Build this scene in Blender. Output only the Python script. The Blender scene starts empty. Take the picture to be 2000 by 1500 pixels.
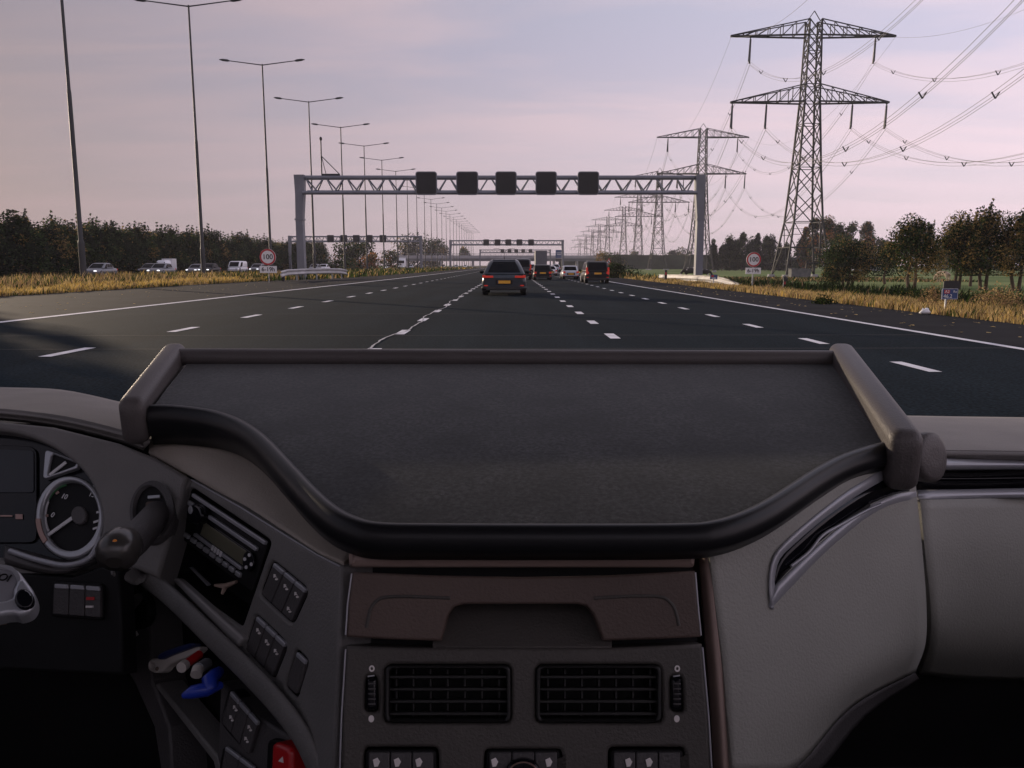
import bpy, bmesh, math, random
import numpy as np
from mathutils import Vector, Matrix
R = math.radians
random.seed(7)
S = bpy.context.scene
COL = S.collection
F = 1546.0; TH = math.atan(232 / F); CT, ST = math.cos(TH), math.sin(TH); CAM = Vector((0, 0, 1.2))

# ------------------------------------------------------------------ helpers
def ray(px, py):
    xc = (px - 1000) / F; yc = (750 - py) / F
    return Vector((xc, CT + yc * ST, -ST + yc * CT))
def P(px, py, Y):
    d = ray(px, py); return CAM + d * (Y / d.y)
def G(px, py, z=0.0):
    d = ray(px, py); return CAM + d * ((z - CAM.z) / d.z)

def link(o, parent=None):
    COL.objects.link(o)
    if parent is not None: o.parent = parent
    return o
def tag(o, label=None, cat=None, group=None, kind=None):
    if label: o['label'] = label
    if cat: o['category'] = cat
    if group: o['group'] = group
    if kind: o['kind'] = kind
    return o
def thing(name, label, cat, loc=(0, 0, 0), rz=0, group=None):
    o = bpy.data.objects.new(name, None); link(o)
    o.empty_display_size = .2
    o.location = loc; o.rotation_euler = (0, 0, rz)
    return tag(o, label, cat, group)
def dup(o, loc=None, rz=None, label=None, parent=None, sc=None):
    c = o.copy(); link(c)
    if parent is not None: c.parent = parent
    if loc is not None: c.location = loc
    if rz is not None: c.rotation_euler = (0, 0, rz)
    if sc is not None: c.scale = sc
    if label: c['label'] = label
    for ch in list(o.children): dup(ch, parent=c)
    return c

class MB:
    def __init__(s): s.v = []; s.f = []; s.m = []; s.sm = []
    def add(s, vs, fs, mi=0, smooth=False):
        b = len(s.v); s.v += [tuple(v) for v in vs]
        for f in fs:
            s.f.append([b + i for i in f]); s.m.append(mi); s.sm.append(smooth)
        return s
    def box(s, c, d, rz=0, mi=0, taper=1.0, bev=0):
        x, y, z = d[0] / 2, d[1] / 2, d[2] / 2
        cr, sr = math.cos(rz), math.sin(rz)
        vs = []
        for k, (sx, sy, sz) in enumerate([(-1,-1,-1),(1,-1,-1),(1,1,-1),(-1,1,-1),(-1,-1,1),(1,-1,1),(1,1,1),(-1,1,1)]):
            t = taper if sz > 0 else 1
            a, b = sx * x * t, sy * y * t
            vs.append((c[0] + a * cr - b * sr, c[1] + a * sr + b * cr, c[2] + sz * z))
        return s.add(vs, [(3,2,1,0),(4,5,6,7),(0,1,5,4),(1,2,6,5),(2,3,7,6),(3,0,4,7)], mi)
    def bar(s, p0, p1, w, mi=0):
        p0, p1 = Vector(p0), Vector(p1); d = (p1 - p0)
        if d.length < 1e-6: return s
        d.normalize()
        u = d.cross(Vector((0, 0, 1)) if abs(d.z) < .9 else Vector((1, 0, 0))).normalized() * (w / 2)
        v = d.cross(u).normalized() * (w / 2)
        vs = [p0+u+v, p0-u+v, p0-u-v, p0+u-v, p1+u+v, p1-u+v, p1-u-v, p1+u-v]
        return s.add(vs, [(0,1,5,4),(1,2,6,5),(2,3,7,6),(3,0,4,7),(3,2,1,0),(4,5,6,7)], mi)
    def tube(s, path, r, seg=10, mi=0, cap=True, up=None):
        path = [Vector(p) for p in path]; n = len(path)
        rs = r if isinstance(r, (list, tuple)) else [r] * n
        vs = []; u = None
        for i, p in enumerate(path):
            t = (path[min(i+1, n-1)] - path[max(i-1, 0)]).normalized()
            if u is None: u = t.cross(Vector((0, 0, 1)) if abs(t.z) < .9 else Vector((1, 0, 0))).normalized()
            else: u = (u - t * u.dot(t)).normalized()
            w = t.cross(u)
            for k in range(seg):
                a = 2 * math.pi * k / seg
                vs.append(p + (u * math.cos(a) + w * math.sin(a)) * rs[i])
        fs = []
        for i in range(n - 1):
            for k in range(seg):
                k2 = (k + 1) % seg
                fs.append((i*seg+k, i*seg+k2, (i+1)*seg+k2, (i+1)*seg+k))
        s.add(vs, fs, mi, True)
        if cap:
            s.add(vs[:seg], [tuple(range(seg))[::-1]], mi); s.add(vs[-seg:], [tuple(range(seg))], mi)
        return s
    def sweep(s, path, prof, ups, mi=0):
        # prof: function(i)-> list of (side, up) ; ups: up vector
        path = [Vector(p) for p in path]; n = len(path); vs = []; m = None
        for i, p in enumerate(path):
            t = (path[min(i+1, n-1)] - path[max(i-1, 0)]).normalized()
            side = t.cross(ups).normalized(); u = side.cross(t).normalized()
            pr = prof(i / (n - 1)); m = len(pr)
            for a, b in pr: vs.append(p + side * a + u * b)
        fs = [(i*m+k, i*m+(k+1) % m, (i+1)*m+(k+1) % m, (i+1)*m+k) for i in range(n-1) for k in range(m)]
        s.add(vs, fs, mi, True)
        s.add(vs[:m], [tuple(range(m))[::-1]], mi); s.add(vs[-m:], [tuple(range(m))], mi)
        return s
    def cyl(s, c, axis, r, h, seg=20, mi=0):
        c = Vector(c); a = Vector(axis).normalized() * (h / 2)
        return s.tube([c - a, c + a], r, seg, mi)
    def sphere(s, c, r, seg=14, rings=8, mi=0):
        rx, ry, rz = r if isinstance(r, (tuple, list)) else (r, r, r)
        vs = [(c[0], c[1], c[2] - rz)]
        for i in range(1, rings):
            a = math.pi * i / rings - math.pi / 2
            for k in range(seg):
                b = 2 * math.pi * k / seg
                vs.append((c[0] + rx*math.cos(a)*math.cos(b), c[1] + ry*math.cos(a)*math.sin(b), c[2] + rz*math.sin(a)))
        vs.append((c[0], c[1], c[2] + rz)); fs = []
        for k in range(seg): fs.append((0, 1+(k+1) % seg, 1+k))
        for i in range(rings-2):
            for k in range(seg):
                a = 1+i*seg+k; b = 1+i*seg+(k+1) % seg
                fs.append((a, b, b+seg, a+seg))
        t = len(vs)-1
        for k in range(seg): fs.append((t, t-seg+k, t-seg+(k+1) % seg))
        return s.add(vs, fs, mi, True)
    def build(s, name, mats, parent=None, weld=False, auto=None):
        me = bpy.data.meshes.new(name); me.from_pydata(s.v, [], s.f)
        mats = mats if isinstance(mats, (list, tuple)) else [mats]
        for m in mats: me.materials.append(m)
        me.polygons.foreach_set('material_index', s.m); me.polygons.foreach_set('use_smooth', s.sm)
        if weld:
            bm = bmesh.new(); bm.from_mesh(me); bmesh.ops.remove_doubles(bm, verts=bm.verts, dist=1e-5); bm.to_mesh(me); bm.free()
        me.update()
        return link(bpy.data.objects.new(name, me), parent)

# ------------------------------------------------------------------ materials
MAT = {}
def mat(name, col, rough=.6, metal=0, var=.12, scale=6, bump=0, bscale=120, spec=.5, coat=0, emit=None, es=0, tint=None, coord='Object'):
    m = bpy.data.materials.new(name); m.use_nodes = True; nt = m.node_tree; N, L = nt.nodes, nt.links
    b = N['Principled BSDF']
    b.inputs['Roughness'].default_value = rough; b.inputs['Metallic'].default_value = metal
    b.inputs['Specular IOR Level'].default_value = spec; b.inputs['Coat Weight'].default_value = coat
    tc = N.new('ShaderNodeTexCoord')
    c1 = [max(0, c * (1 - var)) for c in col]; c2 = [c * (1 + var) for c in (tint or col)]
    if var > 0:
        no = N.new('ShaderNodeTexNoise'); no.inputs['Scale'].default_value = scale; no.inputs['Detail'].default_value = 6
        L.new(tc.outputs[coord], no.inputs['Vector'])
        rp = N.new('ShaderNodeValToRGB'); rp.color_ramp.elements[0].position = .32; rp.color_ramp.elements[1].position = .68
        rp.color_ramp.elements[0].color = (*c1, 1); rp.color_ramp.elements[1].color = (*c2, 1)
        L.new(no.outputs['Fac'], rp.inputs['Fac']); L.new(rp.outputs['Color'], b.inputs['Base Color'])
    else: b.inputs['Base Color'].default_value = (*col, 1)
    if bump:
        n2 = N.new('ShaderNodeTexNoise'); n2.inputs['Scale'].default_value = bscale; n2.inputs['Detail'].default_value = 3
        L.new(tc.outputs[coord], n2.inputs['Vector'])
        bp = N.new('ShaderNodeBump'); bp.inputs['Strength'].default_value = bump; bp.inputs['Distance'].default_value = .002
        L.new(n2.outputs['Fac'], bp.inputs['Height']); L.new(bp.outputs['Normal'], b.inputs['Normal'])
    if emit: b.inputs['Emission Color'].default_value = (*emit, 1); b.inputs['Emission Strength'].default_value = es
    MAT[name] = m; return m
def leafmat(name, col, tr=.35, var=.3):
    m = bpy.data.materials.new(name); m.use_nodes = True; nt = m.node_tree; N, L = nt.nodes, nt.links
    N.clear(); out = N.new('ShaderNodeOutputMaterial')
    d = N.new('ShaderNodeBsdfDiffuse'); t = N.new('ShaderNodeBsdfTranslucent'); mx = N.new('ShaderNodeMixShader'); mx.inputs[0].default_value = tr
    no = N.new('ShaderNodeTexNoise'); no.inputs['Scale'].default_value = 1.3; no.inputs['Detail'].default_value = 4
    tc = N.new('ShaderNodeTexCoord'); L.new(tc.outputs['Object'], no.inputs['Vector'])
    rp = N.new('ShaderNodeValToRGB'); rp.color_ramp.elements[0].position = .35; rp.color_ramp.elements[1].position = .65
    rp.color_ramp.elements[0].color = (*[c * (1 - var) for c in col], 1); rp.color_ramp.elements[1].color = (*[c * (1 + var) for c in col], 1)
    L.new(no.outputs['Fac'], rp.inputs['Fac'])
    for s in (d, t): L.new(rp.outputs['Color'], s.inputs['Color'])
    L.new(d.outputs[0], mx.inputs[1]); L.new(t.outputs[0], mx.inputs[2]); L.new(mx.outputs[0], out.inputs['Surface'])
    MAT[name] = m; return m

def asphalt():
    m = bpy.data.materials.new('asphalt'); m.use_nodes = True; nt = m.node_tree; N, L = nt.nodes, nt.links
    b = N['Principled BSDF']; b.inputs['Roughness'].default_value = .9; b.inputs['Specular IOR Level'].default_value = .02
    g = N.new('ShaderNodeNewGeometry')
    def noise(sx, sy, det, lo, hi, p0=.35, p1=.65):
        mp = N.new('ShaderNodeMapping'); mp.inputs['Scale'].default_value = (sx, sy, sx); L.new(g.outputs['Position'], mp.inputs['Vector'])
        n = N.new('ShaderNodeTexNoise'); n.inputs['Scale'].default_value = 1; n.inputs['Detail'].default_value = det; L.new(mp.outputs[0], n.inputs['Vector'])
        r = N.new('ShaderNodeMapRange'); r.inputs[1].default_value = p0; r.inputs[2].default_value = p1; r.inputs[3].default_value = lo; r.inputs[4].default_value = hi
        L.new(n.outputs['Fac'], r.inputs[0]); return r.outputs[0], n
    a, _ = noise(1.1, .05, 3, .86, 1.14)      # wheel tracks along the road
    c, _ = noise(.12, .12, 4, .88, 1.12)       # broad patches
    e, n3 = noise(30, 30, 2, .55, 1.5)         # aggregate
    def mul(x, y):
        q = N.new('ShaderNodeMath'); q.operation = 'MULTIPLY'; L.new(x, q.inputs[0]); L.new(y, q.inputs[1]); return q.outputs[0]
    k = mul(mul(a, c), e)
    vm = N.new('ShaderNodeVectorMath'); vm.operation = 'SCALE'; vm.inputs[0].default_value = (.0110, .0172, .0218)
    L.new(k, vm.inputs['Scale']); L.new(vm.outputs[0], b.inputs['Base Color'])
    bp = N.new('ShaderNodeBump'); bp.inputs['Strength'].default_value = .35; bp.inputs['Distance'].default_value = .01
    L.new(n3.outputs['Fac'], bp.inputs['Height']); L.new(bp.outputs['Normal'], b.inputs['Normal'])
    return m

# exterior
M_asph = asphalt()
M_paint = mat('road paint', (.62, .62, .66), .7, var=.18, scale=3, coord='Object')
M_shoulder = mat('shoulder asphalt', (.025, .026, .028), .9, spec=.02, var=.2, scale=.6, bump=.4, bscale=30)
M_soil = mat('grass soil', (.05, .052, .022), .95, spec=.02, var=.35, scale=.35, tint=(.09, .075, .035))
M_field = mat('meadow', (.11, .19, .06), .95, spec=.02, var=.3, scale=.05, tint=(.17, .20, .08))
M_steel = mat('galvanised steel', (.30, .31, .34), .45, .6, var=.15, scale=1.2)
M_dsteel = mat('grey gantry paint', (.17, .18, .21), .5, .2, var=.12, scale=.8)
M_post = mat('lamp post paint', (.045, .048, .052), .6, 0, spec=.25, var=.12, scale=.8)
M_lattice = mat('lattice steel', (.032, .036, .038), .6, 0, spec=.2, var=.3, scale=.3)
M_insul = mat('insulator', (.02, .025, .03), .35, var=.1)
M_cable = mat('cable', (.22, .20, .19), .6, 0, var=.1)
M_rail = mat('guard rail', (.40, .395, .40), .5, .15, var=.2, scale=.9)
M_black = mat('matt black', (.008, .009, .010), .6, var=.2)
M_sblack = mat('sign black', (.010, .011, .013), .55, var=.15)
M_white = mat('sign white', (.72, .72, .72), .5, var=.04)
M_red = mat('sign red', (.42, .02, .025), .5, var=.06)
M_blue = mat('sign blue', (.02, .055, .17), .5, var=.06)
M_conc = mat('concrete', (.33, .33, .36), .85, var=.15, scale=.3)
M_conc2 = mat('concrete cabin', (.12, .125, .13), .85, var=.25, scale=1.5)
M_emb = mat('embankment grass', (.022, .030, .018), .95, spec=.02, var=.4, scale=.15)
M_bark = mat('bark', (.10, .07, .045), .9, var=.3, scale=4)
M_roof = mat('barn roof', (.10, .13, .19), .6, var=.15, scale=1)
M_wall = mat('barn wall', (.30, .32, .38), .8, var=.12, scale=1)
L_dark = leafmat('leaf dark', (.016, .026, .011), .3)
L_mid = leafmat('leaf mid', (.055, .085, .030), .45)
L_gold = leafmat('leaf gold', (.27, .19, .07), .5)
L_rust = leafmat('leaf rust', (.32, .15, .06), .5)
L_con = leafmat('conifer', (.014, .026, .016), .2)
L_ggold = leafmat('grass gold', (.58, .43, .19), .40)
L_gyel = leafmat('grass yellow', (.62, .43, .11), .40)
L_gbrn = leafmat('grass brown', (.30, .20, .11), .35)
L_ggrn = leafmat('grass green', (.055, .085, .022), .35)
L_gdk = leafmat('grass dark', (.016, .026, .010), .2)
def paint(name, col): return mat(name, col, .32, .25, var=.05, coat=.35)
C_navy = mat('paint navy', (.020, .029, .038), .30, .2, var=.05, coat=.2); C_blk = mat('paint black', (.007, .008, .009), .35, var=.05, spec=.25); C_char = paint('paint charcoal', (.03, .03, .032))
C_silv = paint('paint silver', (.42, .45, .50)); C_wht = paint('paint white', (.70, .71, .74)); C_grey = paint('paint grey', (.16, .17, .19))
M_glass = mat('car glass', (.005, .006, .008), .15, var=0, spec=.08)
M_tyre = mat('tyre', (.012, .012, .012), .85, var=.2)
M_rim = mat('rim', (.25, .25, .27), .35, .7, var=.1)
M_tail = mat('tail lamp', (.45, .02, .015), .25, var=.08, emit=(1, .08, .04), es=.14)
M_plate = mat('plate yellow', (.72, .36, .03), .5, var=.06)
M_head = mat('head lamp', (.9, .9, .9), .2, var=0, emit=(.95, .97, 1), es=1.2)
M_bump = mat('bumper plastic', (.014, .015, .016), .55, var=.15)
M_truckgrey = mat('truck box', (.10, .105, .12), .6, var=.1)

# ------------------------------------------------------------------ world, sun, camera
SAZ, SEL = R(42), R(8.9)       # sun to the left of straight ahead, low
w = bpy.data.worlds.new('World'); S.world = w; w.use_nodes = True
def build_world():
    nt = w.node_tree; N, L = nt.nodes, nt.links; N.clear()
    out = N.new('ShaderNodeOutputWorld'); bg = N.new('ShaderNodeBackground')
    sky = N.new('ShaderNodeTexSky'); sky.sky_type = 'NISHITA'; sky.sun_disc = False
    sky.sun_elevation = SEL; sky.sun_rotation = -SAZ; sky.dust_density = 2.5; sky.air_density = 1.2
    tc = N.new('ShaderNodeTexCoord'); sep = N.new('ShaderNodeSeparateXYZ'); L.new(tc.outputs['Generated'], sep.inputs[0])
    rp = N.new('ShaderNodeValToRGB'); cr = rp.color_ramp
    stops = [(0.0, (.515, .420, .450)), (.05, (.510, .420, .455)), (.13, (.468, .405, .462)), (.24, (.395, .372, .465)), (.40, (.330, .350, .455)), (1.0, (.25, .29, .40))]
    cr.elements[0].position = 0; cr.elements[0].color = (*stops[0][1], 1); cr.elements[1].position = 1; cr.elements[1].color = (*stops[-1][1], 1)
    for p, c in stops[1:-1]:
        e = cr.elements.new(p); e.color = (*c, 1)
    L.new(sep.outputs['Z'], rp.inputs['Fac'])
    # thin veils of high cloud on a flat layer: direction / z
    mz = N.new('ShaderNodeMath'); mz.operation = 'ADD'; mz.inputs[1].default_value = .10; L.new(sep.outputs['Z'], mz.inputs[0])
    dv = N.new('ShaderNodeVectorMath'); dv.operation = 'DIVIDE'; L.new(tc.outputs['Generated'], dv.inputs[0])
    cb = N.new('ShaderNodeCombineXYZ')
    for k in range(3): L.new(mz.outputs[0], cb.inputs[k])
    L.new(cb.outputs[0], dv.inputs[1])
    mp = N.new('ShaderNodeMapping'); mp.inputs['Rotation'].default_value = (0, 0, R(18)); mp.inputs['Scale'].default_value = (.55, 1.5, .4); L.new(dv.outputs[0], mp.inputs['Vector'])
    n1 = N.new('ShaderNodeTexNoise'); n1.inputs['Scale'].default_value = 1.15; n1.inputs['Detail'].default_value = 7; n1.inputs['Roughness'].default_value = .52; n1.inputs['Distortion'].default_value = .35
    L.new(mp.outputs[0], n1.inputs['Vector'])
    mr = N.new('ShaderNodeMapRange'); mr.inputs[1].default_value = .40; mr.inputs[2].default_value = .64; mr.inputs[3].default_value = 0; mr.inputs[4].default_value = .8
    L.new(n1.outputs['Fac'], mr.inputs[0])
    mx = N.new('ShaderNodeMixRGB'); mx.inputs[2].default_value = (.560, .445, .490, 1); L.new(mr.outputs[0], mx.inputs[0]); L.new(rp.outputs[0], mx.inputs[1])
    # sky scaled darker to the left and brighter to the right
    az = N.new('ShaderNodeMapRange'); az.inputs[1].default_value = -.55; az.inputs[2].default_value = .60; az.inputs[3].default_value = .55; az.inputs[4].default_value = 1.55
    L.new(sep.outputs['X'], az.inputs[0])
    sc = N.new('ShaderNodeVectorMath'); sc.operation = 'SCALE'; L.new(mx.outputs[0], sc.inputs[0]); L.new(az.outputs[0], sc.inputs['Scale'])
    s2 = N.new('ShaderNodeVectorMath'); s2.operation = 'SCALE'; s2.inputs['Scale'].default_value = .0015; L.new(sky.outputs[0], s2.inputs[0])
    ad = N.new('ShaderNodeVectorMath'); ad.operation = 'ADD'; L.new(sc.outputs[0], ad.inputs[0]); L.new(s2.outputs[0], ad.inputs[1])
    L.new(ad.outputs[0], bg.inputs['Color']); bg.inputs['Strength'].default_value = 1.2
    L.new(bg.outputs[0], out.inputs['Surface'])
build_world()
sl = bpy.data.lights.new('sun', 'SUN'); sl.energy = 4.2; sl.angle = R(.4); sl.color = (1.0, .80, .60)
so = bpy.data.objects.new('sun', sl); link(so)
sd = Vector((-math.sin(SAZ) * math.cos(SEL), math.cos(SAZ) * math.cos(SEL), math.sin(SEL)))
so.rotation_euler = sd.to_track_quat('Z', 'Y').to_euler(); so.location = sd * 50
cd = bpy.data.cameras.new('camera'); cd.sensor_width = 36; cd.lens = 36 * F / 2000; cd.clip_start = .02; cd.clip_end = 9000
co = bpy.data.objects.new('camera', cd); link(co); co.location = CAM; co.rotation_euler = (R(90) - TH, 0, 0); S.camera = co
S.view_settings.view_transform = 'Standard'; S.view_settings.look = 'None'; S.view_settings.exposure = 0.0; S.view_settings.gamma = 1
S.render.engine = 'CYCLES'; S.cycles.max_bounces = 6; S.cycles.volume_bounces = 0; S.cycles.use_denoising = True; S.cycles.transparent_max_bounces = 12
S.cycles.sample_clamp_indirect = 4

def text(s, size, origin, u, v, n, m, name, parent, depth=.0015, align='CENTER', bold=0):
    cu = bpy.data.curves.new('t', 'FONT'); cu.body = s; cu.size = size; cu.align_x = align; cu.align_y = 'CENTER'; cu.extrude = depth; cu.offset = bold
    cu.resolution_u = 3
    o = bpy.data.objects.new('t', cu); COL.objects.link(o)
    dg = bpy.context.evaluated_depsgraph_get(); me = bpy.data.meshes.new_from_object(o.evaluated_get(dg))
    bpy.data.objects.remove(o); bpy.data.curves.remove(cu)
    mt = Matrix.Identity(4)
    for i, a in enumerate((u, v, n)):
        for j in range(3): mt[j][i] = a[j]
    for j in range(3): mt[j][3] = origin[j]
    me.transform(mt); me.materials.clear(); me.materials.append(m)
    return link(bpy.data.objects.new(name, me), parent)
XU, ZU, NB = Vector((1, 0, 0)), Vector((0, 0, 1)), Vector((0, -1, 0))

# ------------------------------------------------------------------ ground and road
def gz(x):
    xs = [-4000, -75, -62, -55, -33, -27, -20, 10.4, 12.5, 14.5, 16.5, 18.0, 20.5, 4000]
    zs = [-.6, -.6, -.6, -.05, -.05, .06, -.03, -.03, -.08, -.2, -1.35, -1.35, -.9, -.9]
    return float(np.interp(x, xs, zs))
def ground():
    xs = [-4000, -1500, -500, -200, -110, -75, -68, -62, -58, -55, -44, -33, -30, -27, -23, -20, -10, 0, 10.4, 11.4, 12.5, 13.5, 14.5, 15.5, 16.5, 18, 19.2, 20.5, 24, 40, 90, 200, 500, 1500, 4000]
    ys = [-60, 0, 20, 40, 70, 110, 170, 260, 420, 700, 1200, 2200, 4200]
    vs = [(x, y, gz(x)) for y in ys for x in xs]; n = len(xs)
    mb = MB()
    mb.v = vs
    for j in range(len(ys)-1):
        for i in range(n-1):
            mb.f.append([j*n+i, j*n+i+1, (j+1)*n+i+1, (j+1)*n+i])
            mb.m.append(1 if (xs[i] >= 20.4 or xs[i] < -62) else 0); mb.sm.append(True)
    tag(mb.build('ground', [M_soil, M_field]), kind='structure')
ground()
def strip(name, pts_l, pts_r, z, m):
    mb = MB(); n = len(pts_l)
    vs = [(x, y, z) for x, y in pts_l] + [(x, y, z) for x, y in pts_r]
    mb.add(vs, [(i, n+i, n+i+1, i+1) for i in range(n-1)])
    return tag(mb.build(name, m), kind='structure')
NARROW = [(-20, -40), (-20, 50), (-19.4, 60), (-16.6, 72), (-15.4, 90), (-14.9, 140), (-14.2, 4000)]
strip('shoulder', NARROW, [(10.55, y) for x, y in NARROW], .0, M_shoulder)
strip('road', [(-10.95, -40), (-10.95, 60), (-10.5, 90), (-10.3, 4000)], [(7.5, -40), (7.5, 60), (7.5, 90), (7.5, 4000)], .006, M_asph)
strip('opposite_road', [(-53, -40), (-53, 4000)], [(-34.2, -40), (-34.2, 4000)], .002, M_asph)
mk = MB()
def dash(x, y, ln, wd=.15):
    mk.add([(x-wd/2, y, .012), (x+wd/2, y, .012), (x+wd/2, y+ln, .012), (x-wd/2, y+ln, .012)], [(0, 1, 2, 3)])
for k in range(120):
    dash(4.78, 8.85 + 3.2*k - 3.2, .95); dash(1.70, 12.95 + 3.3*k - 6.6, .95, .17); dash(-1.96, 13.75 + 3.3*k - 6.6, .95, .17); dash(-6.15, 10.35 + 3.9*k, 1.15, .17)
tag(mk.build('lane_markings', M_paint), kind='structure')
el = MB()
for pts, wd in (([(-10.85, -20), (-10.8, 33), (-10.55, 50), (-10.3, 80), (-10.2, 900)], .24), ([(7.4, -20), (7.3, 30), (7.15, 50), (7.1, 900)], .16)):
    n = len(pts)
    el.add([(x-wd/2, y, .012) for x, y in pts] + [(x+wd/2, y, .012) for x, y in pts], [(i, n+i, n+i+1, i+1) for i in range(n-1)])
tag(el.build('edge_lines', M_paint), kind='structure')
# wandering sealed crack beside the dashed line
ck = MB(); rnd = random.Random(3); pts = []; y = 9.5
while y < 42:
    pts.append((-1.98 + .065*math.sin(y*.9) + .025*math.sin(y*2.3) + rnd.uniform(-.015, .015) + (-.05 if y < 14 else 0), y)); y += .28
wv = [.011 + rnd.random()*.010 for _ in pts]; n = len(pts)
ck.add([(x-a, y, .016) for (x, y), a in zip(pts, wv)] + [(x+a, y, .016) for (x, y), a in zip(pts, wv)], [(i, n+i, n+i+1, i+1) for i in range(n-1)])
tag(ck.build('road_crack_line', mat('crack filler', (.36, .36, .38), .8, var=.3, scale=8)), kind='structure')
M_seam = mat('joint seam', (.018, .019, .021), .8, var=.2)
sm = MB()
for x0, x1, y, wd in ((-10.9, 7.4, 11.2, .035), (-10.9, 7.4, 13.4, .03), (-10.9, 7.4, 19.5, .03)):
    sm.add([(x0, y, .011), (x1, y+.25, .011), (x1, y+.25+wd, .011), (x0, y+wd, .011)], [(0, 1, 2, 3)])
tag(sm.build('road_joint', M_seam), kind='structure')
# scattered leaves and grit on the shoulders
lt = MB(); rnd = random.Random(5)
for _ in range(260):
    if rnd.random() < .55: x = rnd.uniform(-19.5, -11.3); y = rnd.uniform(20, 60)
    else: x = rnd.uniform(7.7, 10.5); y = rnd.uniform(12, 45)
    s = rnd.uniform(.02, .055); a = rnd.random()*6
    lt.add([(x+s*math.cos(a+t), y+s*1.3*math.sin(a+t), .012 + rnd.random()*.02) for t in (0, 1.7, 3.1, 4.6)], [(0, 1, 2, 3)])
tag(lt.build('fallen_leaves', L_ggold), 'scattered pale fallen leaves and grit on the road shoulders', 'litter', kind='stuff')

# embankment far right
def embankment():
    mb = MB(); xs = np.linspace(26, 150, 26); rr = random.Random(2)
    prof = [(-16, -1.0), (-11, 1.0), (-6, 4.4), (-3, 6.3), (0, 6.7), (8, 6.7), (22, -1.0)]
    vs = []
    for i, x in enumerate(xs):
        k = min(1, .55 + i*.12)
        for dy, z in prof: vs.append((x, 437+dy, -1 + (z+1)*k + rr.uniform(-.15, .15)))
    m = len(prof)
    mb.add(vs, [(i*m+j, (i+1)*m+j, (i+1)*m+j+1, i*m+j+1) for i in range(len(xs)-1) for j in range(m-1)], smooth=True)
    tag(mb.build('embankment', M_emb), kind='structure')
embankment()

# ------------------------------------------------------------------ grass
def grass(name, label, regions, seed, mats):
    rg = np.random.default_rng(seed); V = []; Fc = []; MI = []; b = 0
    for (xf, y0, y1, n, h0, h1, wd, probs) in regions:
        # sample y with density falling with distance
        u = rg.random(n); y = y0 * (y1 / y0) ** u
        x0 = np.array([xf(v)[0] for v in y]); x1 = np.array([xf(v)[1] for v in y])
        x = x0 + (x1 - x0) * rg.random(n)
        cl = .55 + .9 * (np.sin(x*1.9 + 3*np.sin(y*.7)) * np.sin(y*1.3 + x) * .5 + .5)
        z = np.array([gz(v) for v in x])
        h = rg.uniform(h0, h1, n) * cl; a = rg.random(n) * 6.283; ww = wd * rg.uniform(.5, 1.5, n) * (.6 + y / 40)
        lx = rg.normal(0, .28, n) * h + .10*h; ly = rg.normal(0, .28, n) * h
        dx, dy = np.cos(a) * ww, np.sin(a) * ww
        p0 = np.stack([x-dx, y-dy, z-.03], 1); p1 = np.stack([x+dx, y+dy, z-.03], 1)
        p2 = np.stack([x+lx*.45+dx*.8, y+ly*.45+dy*.8, z+h*.6], 1); p3 = np.stack([x+lx*.45-dx*.8, y+ly*.45-dy*.8, z+h*.6], 1)
        p4 = np.stack([x+lx, y+ly, z+h], 1)
        V.append(np.stack([p0, p1, p2, p3, p4], 1).reshape(-1, 3))
        idx = b + np.arange(n)[:, None] * 5
        Fc += (idx + np.array([0, 1, 2, 3])).tolist(); Fc += (idx + np.array([3, 2, 4])).tolist()
        ch = rg.choice(len(mats), n, p=probs); MI += ch.tolist() + ch.tolist(); b += n * 5
    me = bpy.data.meshes.new(name); me.from_pydata(np.concatenate(V).tolist(), [], Fc)
    for m in mats: me.materials.append(m)
    me.polygons.foreach_set('material_index', MI)
    return tag(link(bpy.data.objects.new(name, me)), label, 'grass', kind='stuff')
GM = [L_ggold, L_gyel, L_gbrn, L_ggrn, L_gdk]
def ledge(y): return float(np.interp(y, [0, 50, 60, 72, 90, 140, 4000], [-20, -20, -19.4, -16.6, -15.4, -14.9, -14.2]))
grass('median_grass', 'golden and green wild grass on the left median strip', [
    (lambda y: (ledge(y)-3.0, ledge(y)+.15), 22, 62, 30000, .14, .36, .012, [.33, .40, .12, .10, .05]),
    (lambda y: (ledge(y)-1.0, ledge(y)+.25), 22, 62, 4000, .08, .20, .020, [.2, .2, .2, .25, .15]),
    (lambda y: (-33.5, ledge(y)-2.5), 22, 75, 26000, .25, .62, .014, [.17, .06, .37, .30, .10]),
    (lambda y: (-33.5, ledge(y)+.1), 60, 330, 13000, .2, .6, .022, [.08, .06, .10, .50, .26]),
], 1, GM)
grass('verge_grass', 'tall golden dry grass with green weeds along the right verge', [
    (lambda y: (10.4, 12.6), 11, 75, 42000, .08, .26, .011, [.48, .12, .20, .14, .06]),
    (lambda y: (11.6, 13.8), 11, 70, 13000, .10, .32, .010, [.28, .05, .34, .23, .10]),
    (lambda y: (13.5, 20.5), 14, 110, 18000, .12, .40, .015, [.03, .01, .06, .46, .44]),
    (lambda y: (10.4, 20), 65, 330, 9000, .15, .5, .02, [.16, .05, .12, .40, .27]),
    (lambda y: (18.3, 24.5), 24, 80, 16000, .35, .85, .022, [0, 0, .04, .14, .82]),
    (lambda y: (20.5, 60), 100, 135, 6000, .15, .35, .02, [.04, 0, .30, .40, .26]),
], 2, GM)

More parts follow.
